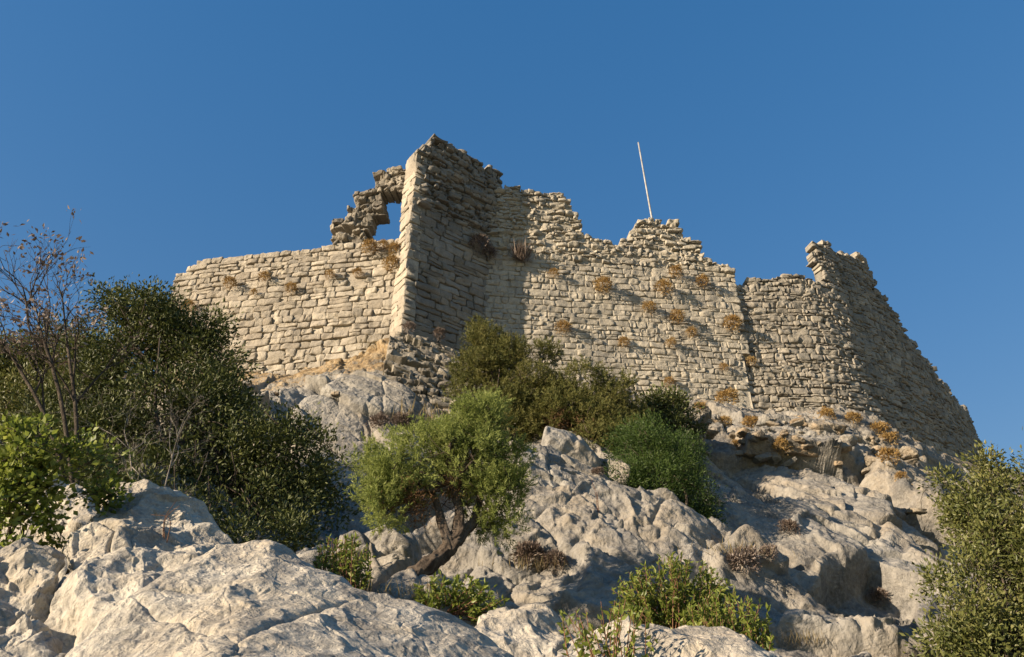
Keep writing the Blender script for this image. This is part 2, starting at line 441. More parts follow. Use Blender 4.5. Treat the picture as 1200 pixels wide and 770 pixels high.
def stone(mb, wall, u0, u1, z0, z1, dep, prot, rng, bulge, back, rough=0.02, tilt=0.03, skew=0.0):
    ta = np.array([-1, -1, -0.93, -0.7, -0.4, -0.13, 0.13, 0.4, 0.7, 0.95, 1, 1])
    tb = np.array([-1, -1, -0.9, -0.5, -0.17, 0.17, 0.5, 0.9, 1, 1])
    A, B = np.meshgrid(ta, tb)
    nr, nc = A.shape
    ring0 = np.zeros_like(A, bool); ring0[0, :] = ring0[-1, :] = True; ring0[:, 0] = ring0[:, -1] = True
    ring1 = np.zeros_like(A, bool); ring1[1, 1:-1] = ring1[-2, 1:-1] = True; ring1[1:-1, 1] = ring1[1:-1, -2] = True
    hw, hh = (u1 - u0) / 2, (z1 - z0) / 2
    jit = rng.uniform(-1, 1, (2, 4)) * 0.13 * min(hw, hh) * 2
    cu = (1 - A) * (1 - B) / 4, (1 + A) * (1 - B) / 4, (1 + A) * (1 + B) / 4, (1 - A) * (1 + B) / 4
    # rounded corners
    rc = 0.08
    m = np.minimum(hw, hh)
    ex = np.clip(np.abs(A) * hw - (hw - m * 0.6), 0, None) / (m * 0.6)
    ez = np.clip(np.abs(B) * hh - (hh - m * 0.6), 0, None) / (m * 0.6)
    r = np.minimum(ex, ez)
    sh = 1 - rc * r ** 2
    U = A * hw - np.sign(A) * m * rc * r ** 2 * 1.0 + sum(c * j for c, j in zip(cu, jit[0]))
    Z = B * hh - np.sign(B) * m * rc * r ** 2 * 1.0 + sum(c * j for c, j in zip(cu, jit[1]))
    q = np.stack([A * hw, B * hh, np.full(A.shape, rng.uniform(0, 99))], -1)
    D = prot + bulge * (1 - 0.5 * ex ** 5 - 0.5 * ez ** 5) + A * rng.uniform(-tilt, tilt) + B * rng.uniform(-tilt, tilt)
    D = D + rough * 2.2 * vnoise(q * 5.5, 2) + rough * 1.6 * vnoise(q * 13, 4)
    U = U + rough * 1.2 * vnoise(q * 8, 6); Z = Z + rough * 1.2 * vnoise(q * 8, 7)
    cut = rng.uniform(-1, 1, 2); kn = A * cut[0] + B * cut[1]
    D = D - 0.10 * np.clip(kn - rng.uniform(0.7, 1.5), 0, 1)
    D = np.where(ring1, D - 0.014, D)
    D = D + rng.uniform(-rough, rough, A.shape) * 0.35
    D = np.where(ring0, -back, D)
    U = (u0 + u1) / 2 + U; Z = (z0 + z1) / 2 + Z
    if skew: Z = Z + skew * (U - (u0 + u1) / 2)
    P = wall.S(U, Z, D)
    Q = grid_quads(nr, nc)
    Pm = P.reshape(-1, 3)
    mb.add(Pm, Q)

def lay(mb, wall, polys, rng, h=(0.26, 0.40), l=(0.4, 0.95), gap=0.014, prot=0.03, bulge=0.035, back=0.45,
        rough=0.015, wave=0.06, ulim=None, zlim=None, split=0.15, skew=0.0, holes=(), tilt=0.03, style=None, drop=0.0):
    """courses of stones over the region of the wall that polys (survey outlines) cover"""
    zs = []
    us = []
    for poly in ([] if zlim else polys):
        for (px, py) in poly:
            Y = wall.Y(px, py); P = at(px, py, Y); zs.append(P[2])
    z = (zlim[0] if zlim else min(zs) - 0.3); ztop = (zlim[1] if zlim else max(zs) + 0.3)
    ua, ub = ulim if ulim else (0.0, wall.L)
    row = 0
    def zz(base, u, k): return base + wave * vnoise(np.array([u * 0.35, k * 3.7, 0.5]), 5) + wave * 0.5 * vnoise(np.array([u * 1.1, k * 2.7, 1.5]), 8)
    while z < ztop:
        st = style(z) if style else {}
        hh = rng.uniform(*st.get('h', h)); u = ua; ll = st.get('l', l)
        while u < ub:
            L = rng.uniform(*ll) * rng.choice([0.6, 0.8, 1, 1, 1.3]) * (rng.uniform(0.4, 1) if u == ua else 1)
            if u + L > ub - 0.12: L = ub - u
            if L < 0.1: break
            uc = u + L / 2; zb = zz(z, uc, row); zt = zz(z + hh, uc, row + 1)
            X, Yp = proj(wall.S(uc, (zb + zt) / 2, 0.0))
            jx, jy = rng.uniform(-3, 3), rng.uniform(-2.5, 2.5)
            ok = any(inpoly(X + jx, Yp + jy, p) for p in polys) and not any(abs(X - hx) < 5 and abs(Yp - hy) < 4.5 for hx, hy in holes)
            if ok and rng.random() < drop: ok = False
            if ok:
                pr = rng.normal(0, st.get('prot', prot)); bu = st.get('bulge', bulge) * rng.uniform(0.5, 1.3)
                a = dict(rng=rng, bulge=bu, back=back, rough=st.get('rough', rough), tilt=st.get('tilt', tilt))
                u0, u1 = u + gap, u + L - gap
                if L > 0.45 and rng.random() < split:
                    f = rng.uniform(0.4, 0.6); zm = zb + (zt - zb) * f
                    stone(mb, wall, u0, u1, zb + gap, zm - gap, 0, pr, skew=skew + rng.normal(0, .02), **a)
                    stone(mb, wall, u0, u1, zm + gap, zt - gap, 0, pr + rng.normal(0, prot * 0.7), skew=skew + rng.normal(0, .02), **a)
                else:
                    stone(mb, wall, u0, u1, zb + gap, zt - gap, 0, pr, skew=skew + rng.normal(0, .02), **a)
            u += L
        z += hh; row += 1

def core(mb, wall, poly, thick, inset=0.07, zbot=None, ulim=None, shrink=4.0, endgap=0.3):
    """the mortared rubble body behind the facing stones: a solid slab whose top follows the ruin's outline"""
    ua, ub = ulim if ulim else (0.0, wall.L)
    N = max(8, int((ub - ua) / 0.12)); U = np.linspace(ua + endgap, ub - endgap, N)
    zb = zbot if zbot is not None else 10.0
    tops = []
    for u in U:
        zt = zb + 0.2
        for z in np.arange(zb, 30, 0.08):
            X, Yp = proj(wall.S(u, z, 0.0))
            if inpoly(X, Yp - shrink, poly) and inpoly(X + 7, Yp - 2, poly) and inpoly(X - 7, Yp - 2, poly): zt = z
        tops.append(zt)
    tops = np.array(tops) - 0.05
    K = 40
    T = np.linspace(0, 1, K)
    Zg = zb + (tops[None, :] - zb) * T[:, None]; Ug = np.broadcast_to(U, Zg.shape)
    fr = wall.S(Ug, Zg, 0.0)
    d = -inset - 0.02 + 0.03 * fbm(fr * 2.2, 4, 3) + 0.015 * vnoise(fr * 9, 4)
    fr = wall.S(Ug, Zg, d)
    bk = wall.S(Ug, Zg, -thick + 0.05 * vnoise(fr * 3, 9))
    V = np.concatenate([fr.reshape(-1, 3), bk.reshape(-1, 3)]); n = K * N
    Q = [grid_quads(K, N), grid_quads(K, N)[:, ::-1] + n]
    i = np.arange(N - 1); j = np.arange(K - 1) * N
    t = (K - 1) * N
    Q.append(np.stack([t + i, t + i + 1, n + t + i + 1, n + t + i], -1))
    Q.append(np.stack([j, j + N, n + j + N, n + j], -1)[:, ::-1])
    Q.append(np.stack([j + N - 1, j + 2 * N - 1, n + j + 2 * N - 1, n + j + N - 1], -1))
    mb.add(V, np.concatenate(Q))

def roughen(mb, amt=0.02, sc=3.0):
    V = np.concatenate(mb.V)
    D = np.stack([fbm(V * sc, 3, 11), fbm(V * sc, 3, 12), fbm(V * sc, 3, 13)], -1)
    V = V + D * amt
    mb.V = [V]; mb.Q = [np.concatenate(mb.Q)] if mb.Q else []; mb.T = [np.concatenate(mb.T)] if mb.T else []

# plan of the castle (metres, camera at the origin, looking along +y)
A = np.array([-3.97, 24.0]); A2 = A + np.array([-0.6, 0.8]) * 0.95; C = np.array([-1.15, 26.1])
LW_END = A2 + np.array([-5.67, 1.0]) * 1.66
D_ = C + np.array([8.0, 1.0]) * 1.345
w_left = Wall([LW_END, A2 + np.array([0.9, -0.16])], batter=0.02)
w_end = Wall([A2, A], batter=0.0)
w_spur = Wall([A, C + (C - A) * 0.25], batter=0.0)
w_main = Wall([C - np.array([0.3, 0.04]), D_], batter=0.02)
arc = [D_ + np.array([-0.35, 0.06])]
h = math.radians(9); p = D_ + np.array([0.0, 0.13]); 
for k in range(60):
    arc.append(p.copy()); s = k * 0.42
    h = math.radians(3 + 28 * min(1, max(0, (s - 2.3) / 2.6)) + 26 * min(1, max(0, (s - 4.9) / 13.8)) + 45 * min(1, max(0, (s - 18.7) / 3.5)))
    p = p + 0.42 * np.array([math.cos(h), math.sin(h)])
w_round = Wall(arc, batter=0.03)

POLY_LEFT = [(194, 520), (196, 347), (203, 332), (210, 320), (226, 313), (229, 304), (300, 297), (345, 292), (388, 286), (430, 281), (500, 274), (500, 520)]
POLY_ARCH = [(386, 292), (389, 266), (396, 258), (410, 253), (412, 230), (424, 224), (438, 219), (440, 203), (460, 198), (474, 196), (500, 190), (500, 221), (478, 222), (460, 225), (449, 232), (445, 246), (439, 258), (433, 269), (428, 290)]
POLY_END = [(440, 186), (480, 184), (490, 175), (530, 170), (530, 430), (440, 430)]
POLY_SPUR = [(492, 172), (506, 163), (516, 164), (528, 169), (541, 178), (553, 181), (561, 189), (577, 197), (592, 208), (596, 216), (612, 222), (625, 250), (600, 520), (470, 520)]
POLY_MAIN = [(545, 540), (560, 300), (588, 214), (610, 222), (638, 224), (655, 229), (669, 234), (674, 250), (680, 271), (697, 277), (716, 281), (733, 284), (737, 269), (746, 262), (755, 257), (775, 257), (792, 262), (806, 276), (815, 283), (827, 301), (842, 309), (859, 314), (870, 326), (880, 540)]
POLY_ROUND = [(858, 335), (878, 325), (900, 327), (918, 322), (936, 322), (950, 327), (961, 335), (963, 317), (954, 308), (956, 291), (964, 283), (975, 287), (985, 296), (1003, 296), (1012, 302), (1021, 318), (1026, 336), (1042, 355), (1052, 373), (1066, 393), (1077, 410), (1092, 430), (1106, 452), (1116, 467), (1132, 480), (1146, 493), (1151, 508), (1160, 545), (1160, 640), (870, 640)]

rng = np.random.default_rng(7)
castle = empty('castle_ruin', (0, 26, 14))
tag(castle, 'ruined stone castle with a jagged skyline on top of the rocky hill', 'castle')

mb = MB(); lay(mb, w_left, [POLY_LEFT], rng, h=(0.22, 0.36), l=(0.34, 0.8), prot=0.02, bulge=0.006, rough=0.016, gap=0.012, back=0.6, tilt=0.02, holes=[(402, 381), (415, 325)], zlim=(12.6, 21)); roughen(mb, 0.025)
core(mb, w_left, POLY_LEFT, 1.1, zbot=12.0)
o = mb.build('curtain_wall', M['ashlar'], castle); tag(o, 'low sunlit wall of pale squared blocks')
mb = MB(); lay(mb, w_left, [POLY_ARCH], rng, h=(0.15, 0.27), l=(0.2, 0.45), prot=0.07, bulge=0.03, rough=0.03, zlim=(18.0, 24), gap=0.002, tilt=0.05, back=0.7, wave=0.12); roughen(mb, 0.06, 2.5)
o = mb.build('broken_arch', M['rubble'], castle); tag(o, 'crumbling arch remnant with sky showing through')
mb = MB(); lay(mb, w_end, [POLY_END], rng, h=(0.3, 0.6), l=(0.6, 1.35), prot=0.012, bulge=0.004, zlim=(13.2, 25), gap=0.004, back=0.5, tilt=0.02, rough=0.012)
core(mb, w_end, POLY_END, 0.5, zbot=12.5, inset=0.06, endgap=0.12)
o = mb.build('wall_end', M['ashlar'], castle); tag(o, 'narrow sunlit broken end of the tall spur wall')  # paler stone than the spur face puts this end's sunlight into its colour
mb = MB()
def spur_style(z):
    return dict(h=(0.14, 0.26), l=(0.25, 0.6), prot=0.06, bulge=0.045, rough=0.025, tilt=0.05) if z > 20.6 else {}
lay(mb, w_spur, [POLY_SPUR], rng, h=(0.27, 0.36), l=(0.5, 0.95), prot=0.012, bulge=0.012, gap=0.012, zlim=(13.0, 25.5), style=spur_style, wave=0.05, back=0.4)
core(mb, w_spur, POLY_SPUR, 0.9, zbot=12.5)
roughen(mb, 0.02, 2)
o = mb.build('spur_wall', M['shaded_greywall'], castle); tag(o, 'tall projecting wall with its side in shade')
def main_style(z):
    return dict(h=(0.13, 0.24), l=(0.25, 0.6), prot=0.05, bulge=0.04, rough=0.025, tilt=0.05) if z > 20.0 else {}
mb = MB(); lay(mb, w_main, [POLY_MAIN], rng, h=(0.19, 0.33), l=(0.28, 0.68), prot=0.012, bulge=0.004, gap=0.008, rough=0.014, tilt=0.015, back=0.6, zlim=(12.4, 24), style=main_style,
               holes=[(770, 291), (783, 262), (686, 272), (635, 279), (648, 423), (762, 328)]); roughen(mb, 0.022, 2.2)
core(mb, w_main, POLY_MAIN, 1.2, zbot=12.0, inset=0.02)
o = mb.build('main_wall', M['plastered'], castle); tag(o, 'broad mortared wall dotted with dry bushes')
mb = MB(); lay(mb, w_round, [POLY_ROUND], rng, h=(0.15, 0.30), l=(0.22, 0.62), prot=0.02, bulge=0.008, gap=0.011, zlim=(11.8, 24), rough=0.02, back=0.45, tilt=0.03, wave=0.14, split=0.25); roughen(mb, 0.04, 2.2)
core(mb, w_round, POLY_ROUND, 0.5, zbot=11.5, shrink=6)
o = mb.build('round_tower', M['towerstone'], castle); tag(o, 'curved rubble tower wall falling away in steps to the right')

class Patch:
    def __init__(s, c00, c10, c11, c01):
        s.c = [np.array(q, float) for q in (c00, c10, c11, c01)]
        s.L = np.linalg.norm(s.c[1] - s.c[0]); s.H = np.linalg.norm(s.c[3] - s.c[0])
        n = np.cross(s.c[1] - s.c[0], s.c[3] - s.c[0]); s.n = n / np.linalg.norm(n)
        if s.n[1] > 0: s.n = -s.n
    def S(s, u, v, d=0.0):
        a = np.asarray(u, float)[..., None] / s.L; b = np.asarray(v, float)[..., None] / s.H; d = np.asarray(d, float)[..., None]
        P = (1 - a) * (1 - b) * s.c[0] + a * (1 - b) * s.c[1] + a * b * s.c[2] + (1 - a) * b * s.c[3]
        return P + s.n * (d + 0.25 * np.sin(np.clip(b, 0, 1) * np.pi))
foot = Patch(at(440, 480, 21.2), at(575, 500, 21.9), at(572, 424, 24.9), at(460, 386, 23.9))
mb = MB(); lay(mb, foot, [[(438, 480), (442, 425), (460, 396), (480, 386), (530, 392), (575, 420), (575, 500), (500, 476)]], rng, h=(0.13, 0.24), l=(0.25, 0.75), prot=0.06, bulge=0.02, gap=0.006,
               zlim=(0.0, foot.H), rough=0.03, tilt=0.07, wave=0.12, back=0.8, skew=-0.06); roughen(mb, 0.04, 2)
o = mb.build('spur_footing', M['rubble'], castle); tag(o, 'sloping ruined footing of thin flat stones')

# ------------------------------------------------------------------ hillside
def wp(w, px, py, back=0.0): 
    Y = w.Y(px, py); P = at(px, py, Y); P[1] += back; return P
G = [wp(w_left, 200, 452), wp(w_left, 240, 440), wp(w_left, 290, 436), wp(w_left, 350, 437), wp(w_left, 400, 424), wp(w_left, 440, 410), at(462, 396, 24.6),
     at(480, 400, 23.9), at(520, 420, 24.6), at(560, 440, 25.6),
     wp(w_main, 620, 462), wp(w_main, 700, 462), wp(w_main, 760, 468), wp(w_main, 820, 478), wp(w_main, 862, 485),
     wp(w_round, 900, 486), wp(w_round, 950, 480), wp(w_round, 1000, 490), wp(w_round, 1050, 505), wp(w_round, 1100, 525), wp(w_round, 1145, 545)]
rim = [g.copy() for g in G]
for g in list(rim)[:15]:
    G.append(g + np.array([0.1 * g[0] / 10, 3.0, 0.4])); G.append(g + np.array([g[0] * .3, 12.0, -1.0]))
for g in rim[15:]:
    G.append(g + np.array([0.6, 3.0, -0.6])); G.append(g + np.array([3.0, 9.0, -5.0]))
PIX = [(450, 468, 21.6), (500, 475, 22.2), (545, 480, 22.8), (400, 455, 20.8), (330, 470, 20.0), (290, 460, 22),
       (350, 480, 18.8), (400, 462, 19.6), (460, 470, 19.6), (345, 530, 17.2), (430, 540, 16.8), (480, 495, 18.6), (520, 505, 18.2), (560, 500, 18.6),
       (380, 600, 14.6), (430, 610, 13.6), (430, 650, 10.6), (550, 640, 11.0), (480, 700, 8.6), (600, 715, 8.4), (650, 690, 9.6), (560, 740, 7.0),
       (610, 540, 14.6), (660, 540, 14.9), (720, 585, 13.9), (780, 615, 13.3), (840, 690, 12.2), (640, 610, 12.4), (700, 660, 11.2), (760, 705, 10.2), (690, 500, 18.5), (760, 500, 19.5),
       (840, 600, 17.2), (860, 650, 14.8), (870, 720, 12.0), (830, 520, 21.0), (900, 515, 21.6), (980, 512, 22.4), (1060, 545, 23.2), (1110, 590, 21.5),
       (900, 560, 19.0), (1000, 570, 19.6), (920, 640, 15.6), (1000, 640, 16.6), (1080, 650, 17.0), (1140, 640, 19.0), (1200, 650, 23.0), (1170, 590, 27.0), (1230, 610, 28.0), (1200, 700, 16), (950, 710, 12.8), (1040, 710, 13.4), (1080, 770, 11.0), (950, 770, 10.0), (860, 775, 8.4), (700, 765, 6.6),
       (1200, 770, 11), (200, 620, 10.0), (100, 580, 10.6), (0, 600, 10.2), (300, 620, 12.0), (200, 520, 15.5), (60, 500, 17), (-100, 520, 17), (300, 500, 18.0), (-100, 600, 11), (-100, 460, 26), (60, 450, 26), (1350, 680, 26), (1350, 750, 16)]
G += [at(*q) for q in PIX]
G += [np.array(v, float) for v in [(-6, 5.5, -0.2), (-3, 5.5, -0.3), (0, 5.0, -0.5), (3, 5, -0.5), (6, 5.5, -0.2), (0, 0, -1.65), (-4, 0, -1.7), (4, 0, -1.7), (-10, 0, -1.8), (10, 0, -1.8), (0, -10, -5), (-14, -10, -6), (14, -10, -6),
      (-30, 0, -4), (30, 0, -4), (-30, 12, 0), (32, 12, 0), (-34, 30, 4), (45, 30, 6), (-30, 50, 4), (0, 60, 8), (40, 60, 8), (-60, 20, -12), (70, 20, -12), (0, 90, -10), (-60, 70, -14), (70, 80, -14)]]
G = np.array(G)
def rbf_fit(Pts, z, lam=0.02):
    n = len(Pts); d = np.linalg.norm(Pts[:, None] - Pts[None], axis=-1)
    K = np.sqrt(d * d + 0.35 ** 2); K = -K + np.eye(n) * lam
    Aq = np.block([[K, np.c_[np.ones(n), Pts]], [np.c_[np.ones(n), Pts].T, np.zeros((3, 3))]])
    return np.linalg.lstsq(Aq, np.r_[z, 0, 0, 0], rcond=None)[0]
wts = rbf_fit(G[:, :2], G[:, 2], 0.05)
def ground_z(x, y):
    q = np.stack([np.ravel(x), np.ravel(y)], -1); out = np.zeros(len(q))
    for i in range(0, len(q), 20000):
        d = np.linalg.norm(q[i:i + 20000, None] - G[None, :, :2], axis=-1)
        out[i:i + 20000] = -np.sqrt(d * d + 0.35 ** 2) @ wts[:-3] + wts[-3] + q[i:i + 20000] @ wts[-2:]
    return out.reshape(np.shape(x))

def crag_disp(P, amp=1.0, sc=1.0, s=0):
    ks = 1.0 if sc > 0.65 else 0.3
    """broken limestone relief in metres for points P"""
    W = np.stack([fbm(P * 0.6 / sc, 3, 31 + s), fbm(P * 0.6 / sc, 3, 41 + s), fbm(P * 0.6 / sc, 3, 51 + s)], -1)
    a1 = np.array([0.76, 0.12, -0.64]); a2 = np.array([0.15, 0.93, 0.34]); a2 = a2 - a1 * (a1 @ a2); a2 /= np.linalg.norm(a2); a1 = a1 / np.linalg.norm(a1)
    R = np.stack([a1, a2, np.cross(a1, a2)])
    Q = (P + W * 0.28 * sc) @ R.T
    h1, e1 = facet(Q / (np.array([4.2, 2.4, 1.45]) * sc), 3 + s, 1.15, 0.55, 110 * ks)
    h2, e2 = facet(Q / (np.array([1.5, 0.85, 0.50]) * sc) + 5, 23 + s, 1.2, 0.5, 70 * ks)
    h3, e3 = facet(Q / (np.array([0.36, 0.28, 0.18]) * sc) + 9, 43 + s, 1.1, 0.5, 36 * max(ks, 0.5))
    m3 = np.clip(fbm(P * 0.5 / sc, 2, 77) * 1.5 + 0.7, 0.2, 1)
    m2 = np.clip(fbm(P * 0.35 / sc + 7, 2, 79) * 1.5 + 0.7, 0.25, 1)
    h4, e4 = facet(Q / (np.array([0.16, 0.13, 0.08]) * sc) + 3, 53 + s, 1.0, 0.5, 22)
    rid = 1 - np.abs(fbm(P * 1.6 / sc, 4, 95 + s)) * 2.5
    d = 0.70 * h1 + 0.17 * h2 * m2 + 0.055 * h3 * m3 + 0.022 * h4 + 0.035 * rid * m3 + 0.02 * fbm(P * 5 / sc, 4, 61 + s)
    cm = np.clip(fbm(P * 0.7 / sc, 2, 91 + s) * 3 + 0.4, 0, 1)
    s1, c1 = spall(Q / (np.array([3.0, 1.8, 1.1]) * sc) + 2, 131 + s); s2, c2 = spall(Q / (np.array([1.2, 0.8, 0.45]) * sc) + 4, 141 + s)
    s3, c3 = spall(Q / (np.array([0.42, 0.33, 0.2]) * sc) + 6, 151 + s)
    sp_ = 0.85 * s1 + 0.34 * s2 + 0.10 * s3
    ck = np.exp(-c1 / 0.02) * 0.16 + np.exp(-c2 / 0.03) * 0.06
    if sc <= 0.65: return (0.2 * h1 + 0.75 * s1 + 0.55 * s2 + 0.26 * s3 + 0.04 * h3 * m3 + 0.02 * h4 + 0.06 * fbm(P * 3 / sc, 5, 61 + s) - 0.14 * np.clip(fbm(P * 2.2 / sc, 4, 171 + s) - 0.22, 0, 1) - ck * cm - 0.52) * sc * amp * 1.5
    d = d + 0.55 * sp_ - 0.12
    d = d - 0.34 * np.exp(-e1 / 0.035) * cm - 0.08 * np.exp(-e2 / 0.045) * cm
    return d * sc * amp

def displaced_grid(P, amp, sc, s=0, fade=None):
    gu = np.gradient(P, axis=1); gv = np.gradient(P, axis=0)
    N = np.cross(gu, gv); N /= np.linalg.norm(N, axis=-1, keepdims=True) + 1e-9
    if N[..., 2].mean() < 0: N = -N          # outside faces up and towards the open
    d = crag_disp(P, amp, sc, s)
    if P.shape[0] < 800: d = d - np.median(d)
    if fade is not None: d = d * fade
    return P + N * d[..., None]

rr = np.concatenate([np.linspace(0.6, 6, 40)[:-1], np.exp(np.linspace(math.log(6), math.log(33), 900))[:-1], np.exp(np.linspace(math.log(33), math.log(900), 40))])
th = np.concatenate([np.linspace(-2.6, -0.74, 40)[:-1], np.linspace(-0.74, 0.74, 1050)[:-1], np.linspace(0.74, 2.6, 40)])
TH, RR = np.meshgrid(th, rr)
X = RR * np.sin(TH); Yg = RR * np.cos(TH)
Zg = ground_z(np.clip(X, -70, 75), np.clip(Yg, -12, 95))
far = np.clip((RR - 60) / 200, 0, 1)
Zg = Zg * (1 - far) + far * (-60)
P = np.stack([X, Yg, Zg], -1)
fade = np.clip((RR - 3) / 5, 0.1, 1) * np.clip(1.3 - (RR - 27) / 12, 0.1, 1)
fade = fade * (1 - np.clip((Yg - 20.6) / 1.6, 0, 1) * (0.5 + 0.25 * np.clip((1.5 - X) / 1.5, 0, 1)))
P2 = displaced_grid(P, 1.0, 1.0, 0, fade)
zone = np.clip((Yg - 19.8) / 1.5, 0, 1) * np.clip((30 - Yg) / 1.0, 0, 1)
zi = np.where(zone.ravel() > 0)[0]; q_ = P2.reshape(-1, 3)[zi]
fh, fe = facet(q_ / np.array([0.55, 0.45, 0.20]), 201, 0.8, 0.6, 20); fh2, fe2 = facet(q_ / np.array([0.25, 0.22, 0.12]), 211, 0.8, 0.6, 14)
q_ = q_ + np.array([0, -0.75, 0.65]) * ((0.085 * fh + 0.04 * fh2 - 0.05 * np.exp(-fe / 0.06)) * zone.ravel()[zi])[:, None]
P2 = P2.reshape(-1, 3); P2[zi] = q_; P2 = P2.reshape(P.shape)
hill = obj('hillside', P2, grid_quads(*X.shape), mat=M['hill'])
gz = np.gradient(P2, axis=0); slope = np.abs(gz[..., 2]) / (np.hypot(gz[..., 0], gz[..., 1]) + 1e-6)
px_, py_ = proj(P)
soil = 0.25 + 0.55 * np.exp(-((Yg - 24.0) / 2.8) ** 2) * (X < 0) + 0.25 * np.exp(-((Yg - 25.5) / 1.5) ** 2) - 0.12 * np.clip(slope - 0.6, 0, 2) + (Yg > 28) * 0.3 + (RR < 7) * 0.2
at_ = hill.data.attributes.new('soil', 'FLOAT', 'POINT'); at_.data.foreach_set('value', soil.astype(np.float32).ravel())
tag(hill, 'steep rocky limestone hillside below the castle', None, None, 'structure')

# ------------------------------------------------------------------ rocks modelled one by one
def loft(name, rails, nr, nc, amp, sc, s, mat, label, cat='rock', group=None, kind=None, closed=True):
    R = np.array([spline([at(*q) if len(q) == 3 else np.array(q[:3]) for q in r], 24) for r in rails])
    S = np.array([spline(R[:, j], nr) for j in range(24)]).transpose(1, 0, 2)
    S = np.array([spline(S[i], nc) for i in range(nr)])
    P = displaced_grid(S, amp, sc, s)
    base = S.reshape(-1, 3).mean(0); base[2] = S[..., 2].min()
    V = P.reshape(-1, 3); Q = grid_quads(nr, nc)
    # close it underneath
    ring = np.concatenate([np.arange(nc), np.arange(1, nr) * nc + nc - 1, (nr - 1) * nc + np.arange(nc - 2, -1, -1), np.arange(nr - 2, 0, -1) * nc])
    V = np.vstack([V, base + np.array([0, 0, -0.1])]); T = np.stack([ring, np.roll(ring, -1), np.full(len(ring), len(V) - 1)], -1)
    o = obj(name, V, Q, T, mat, base=base)
    return tag(o, label, cat, group, kind)
def down(rail, dy, dz):
    out = []
    for q in rail:
        p = at(*q); out.append((p[0], p[1] + dy, p[2] - dz, 0))
    return out
r1c = [(70, 800, 3.5), (150, 708, 3.9), (228, 650, 4.3), (305, 628, 4.6), (365, 652, 4.5), (425, 692, 4.3), (505, 722, 4.15), (565, 752, 4.05), (640, 800, 3.9)]
r1m = [(60, 860, 2.9), (150, 770, 3.2), (240, 710, 3.55), (310, 690, 3.75), (370, 705, 3.75), (430, 735, 3.6), (500, 765, 3.5), (560, 795, 3.4), (640, 850, 3.3)]
r1f = [(60, 1000, 2.1), (150, 900, 2.3), (240, 840, 2.5), (310, 830, 2.6), (370, 840, 2.6), (430, 860, 2.5), (500, 880, 2.5), (560, 900, 2.5), (640, 1000, 2.3)]
loft('boulder', [down(r1c, 1.2, 1.8), down(r1c, 0.35, 0.35), r1c, r1m, r1f], 620, 680, 0.24, 0.5, 5, M['boulder'], 'broad pale sunlit boulder filling the bottom left of the foreground', 'boulder')
r2c = [(40, 800, 4.6), (72, 680, 5.2), (80, 632, 5.5), (120, 590, 5.9), (150, 576, 6.1), (195, 580, 6.1), (235, 600, 5.9), (275, 636, 5.7), (300, 700, 5.5)]
r2m = [(30, 860, 4.2), (60, 740, 4.5), (85, 690, 4.7), (120, 655, 4.95), (150, 640, 5.05), (190, 640, 5.05), (225, 655, 4.95), (260, 690, 4.8), (300, 750, 4.7)]
r2f = [(30, 1000, 3.2), (60, 900, 3.4), (90, 860, 3.5), (120, 830, 3.6), (150, 820, 3.7), (190, 820, 3.7), (225, 830, 3.7), (260, 850, 3.7), (300, 900, 3.6)]
loft('boulder', [down(r2c, 1.3, 1.6), down(r2c, 0.4, 0.25), r2c, r2m, r2f], 560, 460, 0.5, 0.6, 9, M['boulder'], 'grey cracked boulder with a sharp crest behind the pale foreground one', 'boulder')
r3c = [(-120, 760, 4.6), (-60, 660, 4.8), (-20, 640, 4.9), (20, 642, 4.9), (45, 655, 4.8), (60, 690, 4.7), (70, 760, 4.6)]
r3m = [(-120, 850, 4.2), (-60, 740, 4.2), (-20, 715, 4.3), (20, 712, 4.3), (48, 722, 4.3), (68, 750, 4.25), (80, 820, 4.2)]
r3f = [(-120, 1000, 3.2), (-60, 900, 3.3), (-20, 880, 3.4), (20, 880, 3.4), (48, 880, 3.4), (68, 900, 3.4), (80, 960, 3.3)]
loft('boulder', [down(r3c, 1.0, 1.5), down(r3c, 0.3, 0.2), r3c, r3m, r3f], 400, 300, 0.65, 0.5, 14, M['boulder'], 'rounded shaded boulder at the left edge beside a dark gap', 'boulder')
r4c = [(-20, 654, 7.6), (10, 599, 7.9), (40, 570, 8.1), (75, 561, 8.2), (110, 574, 8.1), (150, 614, 7.9), (170, 674, 7.7)]
r4m = [(-20, 734, 6.8), (10, 654, 7.0), (40, 624, 7.2), (75, 614, 7.2), (110, 629, 7.1), (150, 664, 7.0), (170, 734, 6.9)]
loft('boulder', [down(r4c, 1.0, 1.5), down(r4c, 0.3, 0.2), r4c, r4m, down(r4m, -0.4, 1.4)], 300, 240, 0.5, 0.6, 17, M['boulder'], 'pale boulder seen through the broad leaves on the left', 'boulder')
r5c = [(640, 830, 4.9), (655, 775, 5.1), (700, 752, 5.3), (760, 741, 5.4), (820, 742, 5.4), (870, 752, 5.3), (915, 770, 5.2), (950, 820, 5.0)]
r5m = [(640, 900, 4.3), (655, 850, 4.4), (700, 820, 4.5), (760, 805, 4.6), (820, 805, 4.6), (870, 815, 4.55), (915, 840, 4.5), (950, 900, 4.3)]
loft('boulder', [down(r5c, 1.0, 1.6), down(r5c, 0.3, 0.2), r5c, r5m, down(r5m, -0.5, 1.4)], 300, 380, 0.4, 0.45, 21, M['boulder'], 'low pale boulder at the bottom edge under the bright sprigs', 'boulder')
r6c = [(520, 800, 5.3), (540, 745, 5.6), (565, 722, 5.8), (600, 716, 5.9), (640, 728, 5.9), (665, 750, 5.7), (690, 800, 5.5)]
r6m = [(520, 860, 4.8), (540, 800, 4.9), (565, 780, 5.0), (600, 775, 5.1), (640, 785, 5.1), (665, 805, 5.0), (690, 860, 4.8)]
